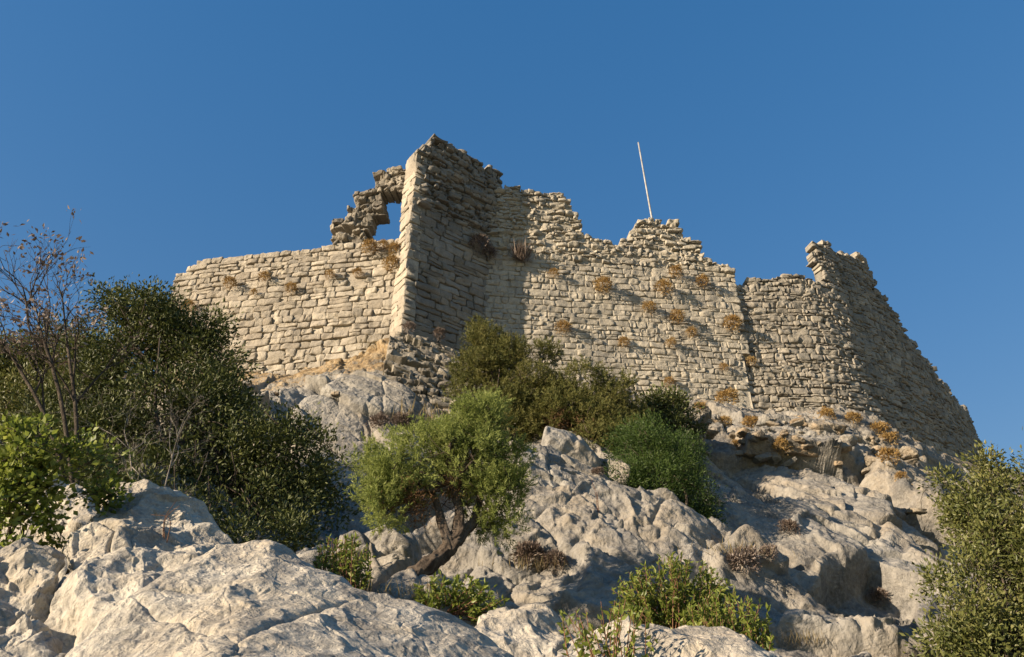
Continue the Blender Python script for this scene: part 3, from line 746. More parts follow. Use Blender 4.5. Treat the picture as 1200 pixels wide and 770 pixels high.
loft('boulder', [down(r6c, 1.0, 1.5), down(r6c, 0.3, 0.2), r6c, r6m, down(r6m, -0.4, 1.3)], 300, 240, 0.5, 0.45, 25, M['boulder'], 'small fissured boulder at the bottom centre below the leaning tree', 'boulder')
# crags of the slope
c1c = [(335, 620, 15.3), (345, 500, 16.7), (362, 470, 17.3), (400, 452, 17.9), (440, 452, 18.1), (475, 465, 18.0), (500, 500, 17.5), (540, 505, 17.1), (560, 560, 16.5)]
c1m = [(335, 700, 13.7), (345, 560, 15.1), (370, 530, 15.9), (400, 500, 16.5), (440, 498, 16.8), (475, 515, 16.7), (500, 535, 16.4), (540, 550, 16.1), (560, 620, 15.5)]
c1f = [(335, 780, 12.5), (350, 650, 13.5), (375, 620, 13.9), (400, 600, 14.3), (440, 595, 14.7), (475, 600, 14.7), (500, 610, 14.7), (540, 640, 14.3), (560, 700, 13.7)]
loft('crag', [down(c1c, 1.8, 2.0), down(c1c, 0.5, 0.3), c1c, c1m, c1f], 420, 360, 0.62, 1.0, 29, M['crag'], 'grey limestone crag under the castle spur', 'crag')
c2c = [(575, 640, 12.6), (595, 560, 14.0), (615, 532, 14.6), (655, 534, 14.8), (690, 552, 14.6), (725, 578, 14.2), (765, 600, 13.8), (800, 615, 13.4), (835, 650, 12.9), (850, 720, 12.2)]
c2m = [(570, 700, 11.0), (590, 620, 12.2), (620, 595, 12.7), (655, 590, 12.9), (690, 605, 12.9), (725, 630, 12.6), (760, 655, 12.2), (795, 680, 11.8), (825, 710, 11.4), (840, 770, 10.8)]
c2f = [(570, 780, 9.6), (590, 700, 10.4), (620, 680, 10.6), (655, 675, 10.8), (690, 690, 10.8), (725, 710, 10.6), (760, 730, 10.3), (795, 750, 10.0), (825, 780, 9.8), (840, 830, 9.4)]
loft('crag', [down(c2c, 1.8, 2.2), down(c2c, 0.5, 0.3), c2c, c2m, c2f], 460, 520, 0.72, 1.15, 33, M['crag'], 'pale sloping crag in the middle, right of the leaning tree', 'crag')
# bedded ledges under the tower
rg = np.random.default_rng(5)
def blockrock(c, size, rot, seed, mat, n=22):
    t = np.linspace(-1, 1, n); mbk = MB()
    R = np.array([[math.cos(rot[2]), -math.sin(rot[2]), 0], [math.sin(rot[2]), math.cos(rot[2]), 0], [0, 0, 1]]) @ \
        np.array([[1, 0, 0], [0, math.cos(rot[0]), -math.sin(rot[0])], [0, math.sin(rot[0]), math.cos(rot[0])]]) @ \
        np.array([[math.cos(rot[1]), 0, math.sin(rot[1])], [0, 1, 0], [-math.sin(rot[1]), 0, math.cos(rot[1])]])
    a = (np.arange(n * 2) / (n * 2)) * 2 * np.pi; b = np.linspace(-np.pi / 2, np.pi / 2, n)
    Aa, Bb = np.meshgrid(a, b)
    D = np.stack([np.cos(Bb) * np.cos(Aa), np.cos(Bb) * np.sin(Aa), np.sin(Bb)], -1)
    D = D / (np.abs(D) ** 9).sum(-1, keepdims=True) ** (1 / 9.0)
    rs = np.random.default_rng(seed)
    for k in range(9):                     # chip planes off the block
        nrm = rs.normal(size=3); nrm /= np.linalg.norm(nrm); lim = rs.uniform(0.75, 1.15)
        ov = np.clip(D @ nrm - lim, 0, None); D = D - ov[..., None] * nrm
    hh2, e2 = facet(D * 2.3 + seed, seed + 3, 1.0, 0.35, 40)
    D = D * (1 + 0.09 * hh2 + 0.03 * fbm(D * 5 + seed, 3, seed))[..., None]
    V = (D * np.array(size)) @ R.T + c
    m = n * 2; i = np.arange(n - 1)[:, None] * m + np.arange(m)[None]; j = np.arange(n - 1)[:, None] * m + (np.arange(m)[None] + 1) % m
    return V.reshape(-1, 3), np.stack([i, j, j + m, i + m], -1).reshape(-1, 4)
from mathutils.bvhtree import BVHTree
bpy.context.view_layer.update()
_hb = BVHTree.FromObject(hill, bpy.context.evaluated_depsgraph_get())
def rock(px, py, Y, size, rot, seed, label, group=None, mat='ledge', name='rock'):
    d_ = at(px, py, 10.0); h_ = _hb.ray_cast(Vector((0, 0, 0)), Vector(d_ / np.linalg.norm(d_)))[0]
    c = np.array(h_) if h_ is not None else at(px, py, Y)
    c = c + np.array([0, 0.38, -0.08]); V, Q = blockrock(c, size, rot, seed, None)
    o = obj(name, V, Q, mat=M[mat], base=c - np.array([0, 0, size[2]])); tag(o, label, 'rock', group)
LEDGE = [(735, 478, 25.3, 1.1), (790, 486, 25.2, 1.0), (838, 494, 24.8, 1.0), (852, 512, 23.8, 0.9), (880, 500, 24.4, 0.9), (912, 516, 23.8, 0.8), (925, 497, 24.6, 0.9), (955, 506, 24.4, 1.0), (978, 514, 24.0, 0.8),
         (1000, 512, 24.6, 1.0), (1022, 524, 24.2, 1.1), (1046, 528, 24.8, 1.0), (1060, 545, 23.8, 0.8), (1076, 548, 24.4, 0.9), (1010, 535, 22.8, 0.8), (880, 525, 22.9, 0.8), (940, 524, 23.0, 0.9), (1085, 565, 23.6, 0.8), (1100, 585, 22.8, 0.9)]
LEDGE += [(px + dx, py + dy, Y, s * f) for (px, py, Y, s) in LEDGE for dx, dy, f in ((14, 9, 0.8), (-12, 5, 0.7))]
for i, (px, py, Y, s) in enumerate(LEDGE):
    rock(px, py, Y, (0.5 * s * rg.uniform(.7, 1.3), 0.42 * s, 0.11 * s * rg.uniform(.7, 1.5)), (rg.uniform(-.15, .2), rg.uniform(-.02, .22), rg.uniform(-.3, .5)), i + 3,
         'flat bedded slab among the ledges at the foot of the castle walls', 'bedded rock slabs at the foot of the walls')

# surfaces to stand things on
from mathutils.bvhtree import BVHTree
bpy.context.view_layer.update()
_dg = bpy.context.evaluated_depsgraph_get()
_rocks = [(BVHTree.FromObject(o, _dg), Vector(o.location)) for o in SC.objects if o.type == 'MESH' and o.name.split('.')[0] in ('hillside', 'boulder', 'crag', 'rock')]
def on_ground(x, y, sink=0.05):
    best = -99.0
    for b, l in _rocks:
        h_ = b.ray_cast(Vector((x, y, 60)) - l, Vector((0, 0, -1)))[0]
        if h_ is not None: best = max(best, (h_ + l)[2])
    return np.array([x, y, best - sink])
def seen(px, py, out=0.0):
    """the rock surface the survey photo shows at (px, py)"""
    d = at(px, py, 10.0); d = Vector(d / np.linalg.norm(d)); bd, bp = 1e9, None
    for b, l in _rocks:
        h_ = b.ray_cast(Vector((0, 0, 0)) - l, d)
        if h_[0] is not None and h_[3] < bd: bd, bp = h_[3], h_[0] + l
    if bp is None: return None
    return np.array(bp) - np.array(d) * out
# fallen blocks and bedded slabs around the foot of the walls
rk = np.random.default_rng(12)
for k in range(170):
    px, py = rk.uniform(285, 1075), 0
    base_line = np.interp(px, [285, 350, 450, 560, 640, 860, 960, 1075], [445, 452, 425, 470, 474, 490, 492, 525])
    py = base_line + rk.exponential(14) + 2
    c = seen(px, py)
    if c is None or c[1] < 17 or (px < 560 and rk.random() < 0.85): continue
    z_ = rk.choice([0.07, 0.10, 0.14, 0.2]) * rk.uniform(0.8, 1.2)
    V, Q = blockrock(c, (z_ * rk.uniform(1, 1.7), z_, z_ * rk.uniform(0.45, 0.8)), rk.uniform(-0.5, 0.5, 3), 40 + k, None, 20)
    o = obj('rock', V, Q, mat=M['ledge' if k % 3 else 'crag'], base=c - np.array([0, 0, z_ * 0.5]))
    tag(o, 'loose fallen stone lying at the foot of the castle walls', 'rock', 'loose fallen stones at the foot of the walls')
# ------------------------------------------------------------------ vegetation
def unit(v): return v / (np.linalg.norm(v, axis=-1, keepdims=True) + 1e-9)
def leaves(mb, c, d, size, ratio, rng, fold=0.25):
    """kite-shaped leaves: base at c, pointing along d"""
    n = len(c); d = unit(d); r = unit(rng.normal(size=(n, 3))); s = unit(np.cross(d, r)); nn = np.cross(s, d)
    size = np.broadcast_to(size, (n,))[:, None]
    w = size * ratio * 0.5
    a = c; b = c + d * size * 0.45 + s * w + nn * size * fold * 0.3; t = c + d * size; e = c + d * size * 0.45 - s * w + nn * size * fold * 0.3
    V = np.stack([a, b, t, e], 1).reshape(-1, 3)
    Q = (np.arange(n) * 4)[:, None] + np.array([0, 1, 2, 3])
    mb.add(V, Q)
def in_blobs(blobs, n, rng, hollow=0.45):
    vol = np.array([b[1] ** 2 for b in blobs]); k = rng.choice(len(blobs), n, p=vol / vol.sum())
    d = unit(rng.normal(size=(n, 3))); r = rng.random(n) ** hollow
    C = np.array([b[0] for b in blobs])[k]; Rr = np.array([b[1] for b in blobs])[k]; sq = np.array([b[2] for b in blobs])[k]
    off = d * (r * Rr)[:, None]; off[:, 2] *= sq
    return C + off, d, k
def pblob(px, py, Y, rp, sq=0.9): P = at(px, py, Y); return (P, rp * pix(P), sq)
def limb_paths(mb, base, targets, r0, rng, sides=5, fork=0.45, top=0.012, wob=0.10):
    for T in targets:
        T = base + (T - base) * rng.uniform(0.55, 0.85)
        mid = base + (T - base) * fork + rng.normal(size=3) * wob * np.linalg.norm(T - base)
        p = spline([base, mid, T], 9)
        tube(mb, p, np.linspace(r0, top, 9), sides)
def bush(name, label, cat, base, blobs, mat, rng, nclump, per, lsize, ratio, clump_r, kind='leaf', bark='bark', r0=0.06, nlimb=16, group=None, dead=None, hollow=0.4, trunk_path=None, trunk_r=None, gap=0.0, gsc=1.2):
    root = empty(name, base); tag(root, label, cat, group)
    cc, d, k = in_blobs(blobs, nclump, rng, hollow)
    if gap > 0:
        keep = fbm(cc * gsc, 2, int(abs(base[0] * 10)) + 3) > -0.45 + gap * 0.5
        keep |= rng.random(len(cc)) < 0.15
        cc, d = cc[keep], d[keep]
    mbt = MB(); fork_pt = np.array(base)
    if trunk_path is not None:
        for tp, tr in zip(trunk_path, trunk_r):
            p = spline(tp, 22); q = p + 0.02 * np.stack([fbm(p * 3, 3, 1), fbm(p * 3, 3, 2), fbm(p * 3, 3, 3)], -1)
            q = spline(q, 90); k0 = len(mbt.V)
            tube(mbt, q, np.interp(np.linspace(0, 1, 90), np.linspace(0, 1, len(tr)), tr), 44, 0.10)
            V_ = mbt.V[k0]; ax = unit(q[-1] - q[0]); al = (V_ @ ax)[:, None] * ax; perp = V_ - al
            nn_ = fbm(perp * 22 + al * 3.0 + 0.4 * np.sin((V_ @ ax)[:, None] * 4), 4, 5); near = q[np.argmin(np.linalg.norm(V_[:, None] - q[None], axis=-1), axis=1)]
            mbt.V[k0] = V_ + (V_ - near) * (0.55 * nn_ - 0.05)[:, None]
        fork_pt = np.array(trunk_path[0][-1])
    sel = rng.choice(len(cc), min(nlimb, len(cc)), replace=False)
    if len(sel): limb_paths(mbt, fork_pt, cc[sel], r0, rng)
    # twigs: short stems in each clump
    sel = rng.choice(len(cc), min(len(cc), nlimb * 8), replace=False)
    cen = np.array([b[0] for b in blobs]).mean(0)
    for q in cc[sel]:
        a = q + (cen - q) * rng.uniform(0.15, 0.4) + rng.normal(size=3) * clump_r
        tube(mbt, spline([a, (a + q) / 2 + rng.normal(size=3) * clump_r * .3, q], 4), np.linspace(r0 * 0.18, 0.004, 4), 3)
    if mbt.n: mbt.build('trunk', M[bark], root)
    mbl = MB(); n = len(cc) * per
    kk = np.repeat(np.arange(len(cc)), per)
    if kind == 'leaf':
        off = rng.normal(size=(n, 3)) * clump_r * 0.55
        pos = cc[kk] + off
        dr = unit(off) * 0.6 + d[kk] * 0.5 + rng.normal(size=(n, 3)) * 0.5 + np.array([0, 0, 0.25])
        leaves(mbl, pos, dr, lsize * rng.uniform(0.6, 1.25, n), ratio, rng)
    else:   # needle sprays: leafy shoots pointing outwards and up
        sd = unit(d * 0.6 + rng.normal(size=d.shape) * 0.55 + np.array([0, 0, 0.75]))
        t = rng.random(n); pos = cc[kk] + sd[kk] * (t * clump_r * 1.6)[:, None] + rng.normal(size=(n, 3)) * clump_r * 0.10 * (1.2 - t[:, None])
        dr = sd[kk] * 0.8 + unit(rng.normal(size=(n, 3))) * 0.75
        leaves(mbl, pos, dr, lsize * rng.uniform(0.6, 1.2, n), ratio, rng, 0.1)
    mbl.build('crown', M[mat], root, smooth=False)
    if dead:
        dm = MB(); nd = dead[1]
        cc, d, k = in_blobs(dead[0], nd, rng, 0.6); kk = np.repeat(np.arange(nd), per); n = nd * per
        pos = cc[kk] + rng.normal(size=(n, 3)) * clump_r * 0.5
        leaves(dm, pos, d[kk] + rng.normal(size=(n, 3)), lsize * rng.uniform(0.6, 1.2, n), ratio, rng, 0.1)
        tag(dm.build('dead_foliage', M['deadneedle'], root, smooth=False), 'rusty dead inner needles')
    return root
def gpt(px, py, Y, sink=0.1):
    p = at(px, py, Y); return on_ground(p[0], p[1], sink)

rv = np.random.default_rng(21)
# big dark holm oak on the left
OB = [pblob(rv.uniform(-1, 1) * 12 + x_, rv.uniform(-1, 1) * 12 + y_, 12.0 + rv.uniform(-.5, .5), rv.uniform(8, 18)) for x_, y_ in [(110, 345), (135, 338), (160, 348), (180, 360), (198, 374), (215, 386), (238, 400), (258, 412), (275, 430), (270, 455), (290, 478), (325, 492), (350, 515), (375, 530), (395, 560), (400, 590), (385, 615), (95, 375), (75, 395), (60, 410), (300, 500), (245, 375)]]
bush('holm_oak', 'large dark evergreen oak left of the castle behind the bare shrub', 'tree', gpt(250, 640, 11.8),
     [pblob(175, 400, 12.5, 62), pblob(235, 430, 12.3, 45), pblob(130, 440, 12.2, 62), pblob(210, 480, 11.8, 72), pblob(270, 540, 11.6, 62), pblob(330, 545, 11.8, 56), pblob(200, 560, 11.2, 62), pblob(320, 600, 11.4, 52), pblob(365, 575, 12.2, 34), pblob(150, 370, 12.8, 32), pblob(188, 385, 12.6, 28), pblob(210, 408, 12.4, 38), pblob(100, 480, 12.0, 50), pblob(60, 520, 11.6, 50), pblob(150, 585, 10.0, 40), pblob(210, 612, 9.8, 42), pblob(280, 632, 10.0, 38), pblob(340, 632, 10.6, 32), pblob(110, 560, 10.2, 34), pblob(110, 410, 12.6, 40), pblob(250, 480, 12.0, 46), pblob(250, 610, 11.0, 45), pblob(120, 520, 11.4, 60)] + OB,
     'oak', rv, 3700, 30, 0.085, 0.42, 0.22, r0=0.06, nlimb=40, bark='darkbark', hollow=0.42, gap=0.75, gsc=1.7)
bush('shrub', 'olive green bush at the far left edge behind the bare shrub', 'shrub', gpt(20, 560, 13.0),
     [pblob(20, 440, 13.5, 50), pblob(60, 430, 13.6, 46), pblob(-30, 430, 13.5, 55), pblob(30, 490, 13.0, 62), pblob(95, 430, 13.4, 42), pblob(90, 480, 13.2, 50)],
     'olive', rv, 1700, 28, 0.085, 0.4, 0.20, r0=0.06, nlimb=20, hollow=0.35, gap=0.2)
bush('shrub', 'bright leafy shrub in the left foreground hanging over the rocks', 'shrub', gpt(10, 690, 6.0),
     [pblob(30, 540, 5.4, 48), pblob(90, 530, 5.6, 34), pblob(0, 590, 5.3, 45), pblob(60, 600, 5.4, 28), pblob(115, 570, 5.6, 30), pblob(20, 510, 5.4, 30), pblob(10, 640, 5.2, 32), pblob(75, 640, 5.6, 18), pblob(35, 655, 5.6, 26), pblob(120, 540, 5.6, 30), pblob(128, 585, 5.6, 20), pblob(50, 570, 5.5, 36),  pblob(0, 560, 5.4, 40)],
     'bright', rv, 760, 9, 0.052, 0.7, 0.06, r0=0.012, nlimb=30, bark='darkbark', hollow=0.6, gap=0.6, gsc=3.5)
# leaning juniper, with its trunk
jb = at(462, 694, 7.50); jb[2] -= 0.1
trunk = [at(455, 706, 7.45), at(480, 680, 7.50), at(512, 655, 7.65), at(535, 632, 7.80), at(538, 600, 7.90), at(530, 570, 8.00)]
tr2 = [at(525, 648, 7.70), at(518, 618, 7.80), at(512, 590, 7.90), at(500, 570, 7.90)]
tr3 = [at(535, 635, 7.80), at(555, 610, 8.00), at(565, 570, 8.10)]
bush('juniper_tree', 'light green juniper with a thick leaning trunk in the centre', 'tree', jb,
     [pblob(470, 560, 7.90, 36), pblob(450, 598, 7.70, 26), pblob(440, 545, 8.00, 24), pblob(500, 530, 8.00, 36), pblob(545, 540, 8.10, 50), pblob(560, 500, 8.20, 34), pblob(578, 585, 8.10, 34), pblob(560, 615, 8.0, 16), pblob(575, 480, 8.30, 16), pblob(595, 540, 8.30, 24), pblob(585, 612, 8.10, 26), pblob(592, 575, 8.1, 26), pblob(600, 605, 8.1, 16), pblob(435, 580, 7.80, 20), pblob(457, 518, 8.10, 12)],
     'juniper', rv, 3400, 34, 0.05, 0.2, 0.11, kind='needle', r0=0.03, nlimb=26, trunk_path=[trunk, tr2, tr3], trunk_r=[[0.125, 0.098, 0.08, 0.068, 0.05, 0.03], [0.055, 0.04, 0.025], [0.055, 0.04, 0.025]],
     dead=([pblob(485, 590, 7.80, 30), pblob(455, 585, 7.80, 20), pblob(535, 570, 8.00, 24)], 70), hollow=0.4, gap=0.7, gsc=4.5)
# darker junipers below the main wall
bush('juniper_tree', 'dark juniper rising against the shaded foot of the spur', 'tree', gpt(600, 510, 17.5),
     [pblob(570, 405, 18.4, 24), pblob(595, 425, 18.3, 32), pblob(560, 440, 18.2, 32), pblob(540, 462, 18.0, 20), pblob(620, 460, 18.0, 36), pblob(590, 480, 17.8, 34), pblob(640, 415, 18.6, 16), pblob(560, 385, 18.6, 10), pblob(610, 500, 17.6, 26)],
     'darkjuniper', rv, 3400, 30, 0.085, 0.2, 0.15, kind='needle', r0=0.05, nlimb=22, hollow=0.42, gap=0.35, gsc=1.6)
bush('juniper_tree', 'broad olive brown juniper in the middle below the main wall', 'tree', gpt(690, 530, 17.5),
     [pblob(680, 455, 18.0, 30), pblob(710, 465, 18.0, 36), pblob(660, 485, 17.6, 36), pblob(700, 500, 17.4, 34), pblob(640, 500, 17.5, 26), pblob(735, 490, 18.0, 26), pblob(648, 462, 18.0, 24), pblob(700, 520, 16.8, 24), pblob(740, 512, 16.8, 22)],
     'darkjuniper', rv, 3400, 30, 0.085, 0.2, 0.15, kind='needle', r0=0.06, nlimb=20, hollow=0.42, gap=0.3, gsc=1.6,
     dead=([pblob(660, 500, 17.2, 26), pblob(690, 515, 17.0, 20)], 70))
bush('shrub', 'small dark leafy shrub right of the junipers against the wall foot', 'shrub', gpt(775, 510, 18.5),
     [pblob(770, 478, 19.0, 24), pblob(795, 480, 19.0, 22), pblob(755, 495, 18.6, 22), pblob(812, 500, 19.2, 12), pblob(785, 500, 18.6, 20)],
     'oak', rv, 420, 24, 0.09, 0.5, 0.17, r0=0.04, nlimb=14, hollow=0.45, gap=0.3)
bush('shrub', 'dense dark green rounded bush at the top of the gully', 'shrub', gpt(790, 625, 14.5),
     [pblob(745, 525, 15.4, 34), pblob(785, 545, 15.4, 42), pblob(760, 570, 15.0, 42), pblob(805, 590, 15.2, 40), pblob(820, 615, 15.2, 24), pblob(730, 560, 14.8, 26), pblob(760, 512, 16.2, 28), pblob(800, 530, 16.0, 24)],
     'green', rv, 1700, 30, 0.065, 0.28, 0.14, kind='leaf', r0=0.05, nlimb=16, hollow=0.3)
# right olive bush
RBP = [(1068, 552), (1085, 535), (1108, 548), (1130, 568), (1150, 545), (1172, 532), (1215, 528), (1260, 560), (1260, 830), (1105, 830), (1082, 735), (1072, 690), (1098, 665), (1090, 635), (1112, 612), (1084, 585)]
rq = np.random.default_rng(3); RB = []
while len(RB) < 95:
    x_, y_ = rq.uniform(1060, 1260), rq.uniform(520, 830)
    if inpoly(x_, y_, RBP): RB.append(pblob(x_, y_, 9.3 + rq.uniform(-0.35, 0.45) + (640 - y_) * 0.004, rq.uniform(10, 26) if (x_ < 1130 or y_ < 600) else rq.uniform(22, 38)))
bush('shrub', 'large olive green bush at the right edge', 'shrub', gpt(1150, 800, 8.5),
     RB,
     'olive', rv, 2100, 26, 0.062, 0.45, 0.13, r0=0.018, nlimb=60, hollow=0.5, gap=0.8, gsc=1.6)

# leafy upright sprigs
def sprig_plant(name, label, base, tips, mat, rng, lsize=0.05, ratio=0.42, per=16, group=None, bark='redstem', r=0.006, cat='shrub', z=0.0):
    root = empty(name, base); tag(root, label, cat, group)
    st = MB(); lf = MB()
    for T in tips:
        b = np.array(base) + rng.normal(size=3) * 0.05 * np.array([1, 1, 0]) + (T - base) * np.array([0.6, 0.6, 0]) * rng.uniform(0.2, 0.9)
        mid = (b + T) / 2 + rng.normal(size=3) * 0.05 * np.linalg.norm(T - b)
        p = spline([b, mid, T], 12); tube(st, p, np.linspace(r, r * 0.3, 12), 4)
        n = per; t = rng.uniform(0.25, 1.0, n) ** 0.8; q = np.array([np.interp(t, np.linspace(0, 1, 12), p[:, i]) for i in range(3)]).T
        ax = unit((T - b)[None])
        leaves(lf, q, ax * rng.uniform(0.3, 0.9, (n, 1)) + unit(rng.normal(size=(n, 3))), lsize * rng.uniform(0.6, 1.2, n), ratio, rng)
    st.build('stem', M[bark], root); lf.build('foliage', M[mat], root, smooth=False)
    return root
def fan(cx0, cx1, top, bot, Y, n, rng, dome=1.0):
    out = []
    for i in range(n):
        x = rng.uniform(cx0, cx1); c = (x - cx0) / (cx1 - cx0) * 2 - 1
        y = top + (bot - top) * (0.35 * abs(c) ** 2 * dome + 0.65 * rng.random() ** 1.2)
        out.append(at(x, y, Y + rng.uniform(-0.35, 0.35)))
    return out
SPR = 'bright young shrubs between the foreground rocks'
sprig_plant('shrub', 'bright green sprigs behind the pale boulder, left of the leaning trunk', gpt(400, 690, 6.6), fan(368, 436, 622, 690, 6.6, 110, rv), 'bright', rv, 0.055, 0.42, 24)
sprig_plant('shrub', 'bright green shrub under the leaning trunk beside the small boulder', gpt(520, 750, 6.6), fan(468, 592, 672, 745, 6.6, 100, rv), 'bright', rv, 0.055, 0.45, 22)
sprig_plant('shrub', 'upright mid green shrub standing at the bottom between the crag and the low boulder', gpt(790, 770, 7.6), fan(715, 860, 650, 755, 7.8, 230, rv), 'bright', rv, 0.06, 0.42, 30)
sprig_plant('shrub', 'smaller green shrub right of the upright one at the bottom', gpt(850, 780, 7.2), fan(800, 905, 690, 765, 7.2, 150, rv), 'bright', rv, 0.06, 0.42, 28)
sprig_plant('shrub', 'sparse yellow green seedling leaning over the low boulder at the bottom', gpt(710, 800, 4.6), fan(650, 775, 700, 770, 4.8, 30, rv), 'bright', rv, 0.05, 0.55, 14)

# bare shrub with dry leaves, upper left
def bare(name, label, base, stems, rng, mat='dry', depth=4, leaf=0.05, nleaf=5, r0=0.035, leafmin=0.5, bark='darkbark', cat='shrub', spread=0.45):
    root = empty(name, base); tag(root, label, cat); st = MB(); tips = []
    def grow(p, d, L, r, k):
        q = p + d * L; m = (p + q) / 2 + rng.normal(size=3) * 0.06 * L
        tube(st, spline([p, m, q], 6), np.linspace(r, r * 0.65, 6), 5 if k > 2 else 3)
        if k == 0: tips.append((q, d)); return
        for j in range(rng.integers(2, 4)):
            nd = unit(d + rng.normal(size=3) * spread + np.array([0, 0, 0.12])); grow(p + (q - p) * rng.uniform(0.55, 1.0), nd, L * rng.uniform(0.55, 0.85), r * 0.62, k - 1)
    for T, f in stems:
        T = np.array(T); d = T - base; L = np.linalg.norm(d)
        p = spline([base, base + d * 0.35 + np.array([0.0, 0, 0.05 * L]), base + d * 0.7], 8); tube(st, p, np.linspace(r0, r0 * 0.6, 8), 7)
        for j in range(f): grow(p[-1 - rng.integers(0, 4)], unit(d / L + rng.normal(size=3) * spread * 0.8), L * rng.uniform(0.12, 0.2), r0 * 0.5, depth)
    st.build('stem', M[bark], root)
    lf = MB(); tp = np.array([t[0] for t in tips]); td = np.array([t[1] for t in tips])
    m = rng.random(len(tp)) < leafmin; tp, td = tp[m], td[m]; kk = np.repeat(np.arange(len(tp)), nleaf)
    if len(kk):
        leaves(lf, tp[kk] + rng.normal(size=(len(kk), 3)) * leaf * 0.8, td[kk] * 0.5 + rng.normal(size=(len(kk), 3)) * 0.8, leaf * rng.uniform(0.6, 1.2, len(kk)), 0.5, rng)
        lf.build('foliage', M[mat], root, smooth=False)
    return root
rb = np.random.default_rng(4)
bare('dead_shrub', 'nearly bare dark stemmed shrub with brown curled leaves against the sky', gpt(95, 600, 8.6), [(at(30, 300, 8.6), 6), (at(75, 330, 8.7), 4), (at(-10, 350, 8.5), 3)], rb, leafmin=0.38, nleaf=5, leaf=0.075, depth=4, spread=0.42, r0=0.03)
bare('dead_branches', 'tangle of leafless grey brown twigs in front of the dark oak', gpt(175, 640, 9.0), [(at(150, 460, 9.2), 5), (at(220, 465, 9.2), 4)], rb, leafmin=0.0, nleaf=3, leaf=0.05, depth=5, r0=0.012, bark='deadwood', spread=0.75)

# little dry bushes on the walls and ledges
def tuft(c, r, rng, mat='straw', label='', name='dry_bush', n=420, up=0.5, out=None, group=None, cat='bush', lw=0.07):
    out = np.array([0, -0.7, 0.3]) if out is None else out
    mbk = MB(); n = int(n * 1.7); d = unit(rng.normal(size=(n, 3)) + out * 0.6 + np.array([0, 0, up]))
    rad = r * rng.uniform(0.25, 1.0, n) ** 0.5 * np.array([1.0])
    lump = 1 + 0.35 * vnoise(d * 2.5 + c, 3)
    pos = c + d * (rad * lump * 0.75)[:, None] * np.array([1.1, 0.95, 0.95])
    leaves(mbk, pos, d + rng.normal(size=(n, 3)) * 0.5, r * 0.22 * rng.uniform(0.6, 1.2, n), 0.3, rng, 0.1)
    stm = MB()
    for i in range(7):
        tube(stm, spline([c - out * r * 0.2, c + d[i] * r * 0.35, c + d[i] * r * 0.75], 4), np.linspace(0.012, 0.004, 4), 3)
    V, Q, T = mbk.arrays(); V2, Q2, T2 = stm.arrays()
    mbk.add(V2, Q2, T2)
    o = mbk.build(name, M[mat], base=c - np.array([0, 0, r * 0.5]), smooth=False)
    return tag(o, label, cat, group)
rt = np.random.default_rng(8)
GW = 'small dry bushes rooted in the castle walls'
def wt(w, lst, mat, wall_words):
    for (px, py, rp, words) in lst:
        Y = w.Y(px, py); P = at(px, py, Y); r = rp * pix(P); P = P + np.array([0, -0.4 * r, 0])
        tuft(P, r, rt, mat, words + ' ' + wall_words, group=GW, n=int(200 + rp * 26))
wt(w_left, [(271, 334, 10, 'round straw coloured bush upper left'), (311, 327, 9, 'small straw coloured bush upper middle'), (342, 340, 9, 'flat brownish bush in the middle'), (387, 324, 8, 'small pale bush right of middle'),
            (222, 362, 11, 'faded bush near the left end'), (298, 344, 6, 'tiny pale bush')], 'straw', 'on the low left wall')
wt(w_left, [(434, 293, 12, 'yellowish bush on the ledge below the arch'), (450, 290, 9, 'middle bush on the ledge below the arch'), (463, 294, 10, 'bush on the ledge nearest the spur'), (460, 313, 13, 'large golden bush beside the spur end'), (420, 322, 8, 'pale bush under the arch ledge')], 'straw', 'of the left wall')
wt(w_main, [(706, 338, 13, 'rusty orange round bush'), (778, 340, 12, 'light brown bush'), (792, 321, 10, 'upper brown bush'), (823, 332, 10, 'bush under the wall top'), (793, 374, 11, 'olive brown bush'), (760, 363, 10, 'dull bush left of centre'),
            (858, 382, 13, 'big orange bush by the tower joint'), (649, 322, 8, 'small faded bush in upper left'), (731, 403, 9, 'small orange bush'), (810, 392, 9, 'pale bush'), (786, 404, 8, 'small bush low down'), (660, 386, 11, 'grey green bush low left'), (848, 432, 7, 'tiny bush lower right'), (784, 450, 9, 'pale bush near the foot')], 'straw', 'on the main wall')
wt(w_round, [(880, 425, 8, 'small straw bush')], 'straw', 'on the round tower')
wt(w_spur, [(562, 291, 16, 'brown twiggy bush'), (574, 300, 11, 'darker brown twiggy bush')], 'dry', 'in the shaded inner corner of the spur')
GL = 'dry orange bushes on the ledges under the tower'
for (px, py, Y, rp, words) in [(852, 468, 25.0, 16, 'orange bush at the foot of the main wall'), (880, 498, 23.4, 13, 'orange bush on a ledge left of the tower'), (850, 496, 23.6, 10, 'small orange bush on the lowest ledge left'), (915, 524, 22.0, 12, 'straw bush on top of the right crag'),
                               (1030, 505, 23.4, 14, 'rusty bush under the shaded tower'), (1043, 516, 23.2, 13, 'rusty bush right of centre under the tower'), (1042, 537, 22.0, 15, 'wide orange cushion below the tower'), (1000, 492, 24.2, 12, 'brownish bush at the tower foot'),
                               (970, 487, 24.6, 12, 'pinkish brown bush at the tower foot'), (862, 522, 22.6, 8, 'small straw tuft on pale rock'), (820, 478, 25.0, 10, 'small brown bush at the wall foot'), (1056, 560, 21.6, 9, 'small orange bush near the right shrub')]:
    P = seen(px, py, 0.08); P = at(px, py, Y) if P is None else P; tuft(P, rp * pix(P), rt, 'straw', words, group=GL, n=int(220 + rp * 30), up=0.8)
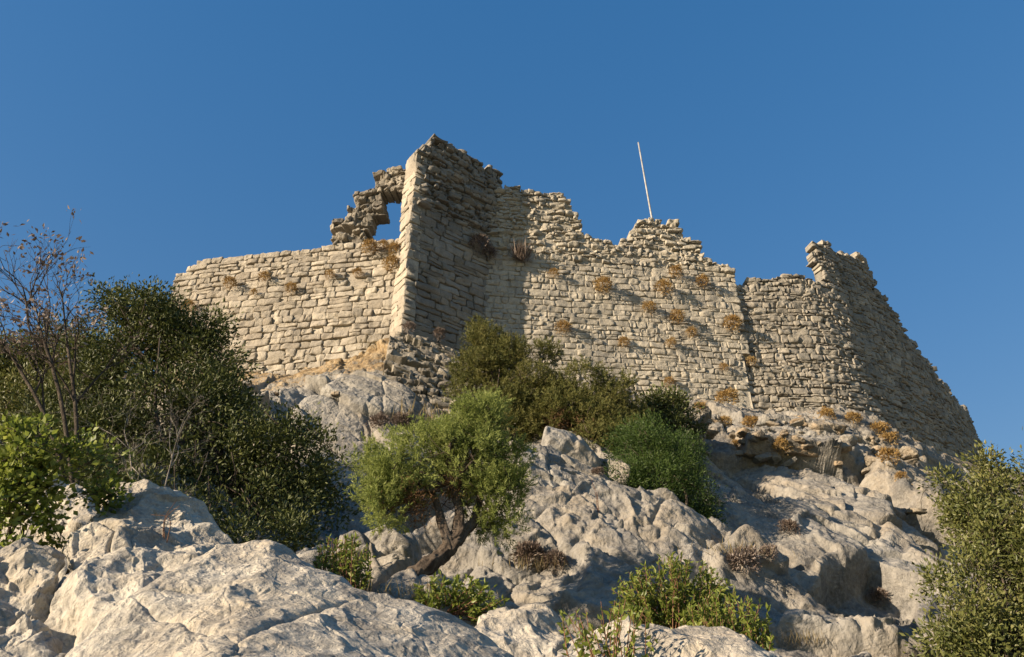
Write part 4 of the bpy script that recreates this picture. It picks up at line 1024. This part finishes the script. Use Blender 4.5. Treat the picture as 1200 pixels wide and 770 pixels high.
for (px, py, Y, rp, words) in [(445, 497, 17.6, 16, 'rounded brown cushion bush on the grey crag'), (470, 494, 17.8, 14, 'dry bush in the notch of the grey crag'), (620, 655, 10.6, 24, 'dark dry bush right of the leaning tree'), (650, 660, 10.6, 18, 'thin dry bush at the foot of the pale crag'),
                               (870, 660, 13.6, 24, 'wide dry bush in the gully'), (900, 650, 14.2, 14, 'small dry bush in the gully'), (1030, 700, 13.0, 14, 'brown bush in a cleft of the right crag'), (700, 555, 13.6, 10, 'dark red dry stems beside the green bush'), (925, 620, 16, 14, 'brown bush in a hollow of the right slope'), (480, 385, 23.4, 10, 'reddish bush at the foot of the spur end'), (515, 392, 24.0, 10, 'reddish bush on the shaded spur footing')]:
    P = seen(px, py, 0.08); P = at(px, py, Y) if P is None else P; tuft(P, rp * pix(P), rt, 'dry', words, up=0.8, n=int(300 + rp * 30))
def grass_clump(c, hgt, w, n, rng, mat, label, name='grass_tuft', cat='grass', group=None):
    mbk = MB(); b = c + rng.normal(size=(n, 3)) * np.array([w, w * 0.6, 0.01]); d = unit(rng.normal(size=(n, 3)) * 0.28 + np.array([0, 0, 1.0]))
    leaves(mbk, b, d, hgt * rng.uniform(0.5, 1.1, n), 0.035, rng, 0.1)
    return tag(mbk.build(name, M[mat], base=c, smooth=False), label, cat, group, 'stuff' if cat == 'grass' else None)
P = at(611, 305, w_main.Y(611, 305) - 0.15); grass_clump(P, 1.0, 0.13, 260, rt, 'dry', 'tall reddish dry plant in the joint beside the spur', 'dry_plant', 'plant')
for (px, py, Y, hh, w, label) in [(500, 500, 17.8, 0.7, 0.5, 'dry grass on the ledge of the grey crag'), (630, 670, 10.0, 0.3, 0.25, 'dry grass right of the leaning tree'), 
                                  (480, 700, 7.8, 0.2, 0.2, 'grass at the foot of the leaning trunk'), (940, 755, 10.2, 0.25, 0.2, 'dry grass at the foot of the right crag'), (440, 405, 24.5, 0.4, 0.5, 'pale grass at the foot of the left wall'), (850, 650, 13.4, 0.3, 0.3, 'straw grass in the gully')]:
    c = seen(px, py); c = at(px, py, Y) if c is None else c; grass_clump(c - np.array([0, 0, 0.03]), hh * 0.8, w, 220, rt, 'grass', label)
# thin red stems on the boulders
for (px, py, Y, hh, label) in [(193, 632, 4.9, 0.28, 'thin red flower stem on the crest of the cracked boulder'), (312, 628, 4.6, 0.16, 'small curled red stem on top of the pale boulder'), (700, 600, 12.2, 0.5, 'reddish dry stem beside the middle crag')]:
    c = seen(px, py); c = at(px, py, Y) if c is None else c; st = MB()
    for k in range(3):
        tube(st, spline([c + np.array([0.01 * k, 0, -0.05]), c + np.array([rt.normal() * 0.02, 0, hh * 0.5]), c + np.array([rt.normal() * 0.05, rt.normal() * 0.03, hh * (1 - 0.2 * k)])], 8), np.linspace(0.0035, 0.0015, 8), 5)
    tag(st.build('dried_flower', M['redstem'], base=c), label, 'plant')
# dead stump
c = at(440, 692, 7.9); st = MB()
tube(st, spline([c - np.array([0, 0, .1]), at(442, 672, 7.9), at(436, 655, 7.9), at(434, 636, 7.9)], 10), np.array([.07, .065, .055, .05, .045, .04, .03, .02, .015, .006]), 9, 0.15)
tube(st, spline([at(441, 682, 7.9), at(450, 676, 7.85), at(447, 665, 7.85)], 6), np.linspace(.035, .01, 6), 7, 0.1)
tag(st.build('tree_stump', M['deadwood'], base=c), 'grey weathered dead stump left of the leaning trunk', 'stump')

# pole on top of the main wall
b0 = at(765, 262, w_main.Y(765, 262) + 0.5); b1 = at(748, 167, w_main.Y(765, 262) + 0.3)
st = MB(); tube(st, [b0 - (b1 - b0) * 0.1, b0, (b0 + b1) / 2, b1], [0.045, 0.045, 0.04, 0.035], 12)
tag(st.build('pole', M['pole'], base=b0), 'thin pale metal pole leaning on top of the main wall', 'pole')
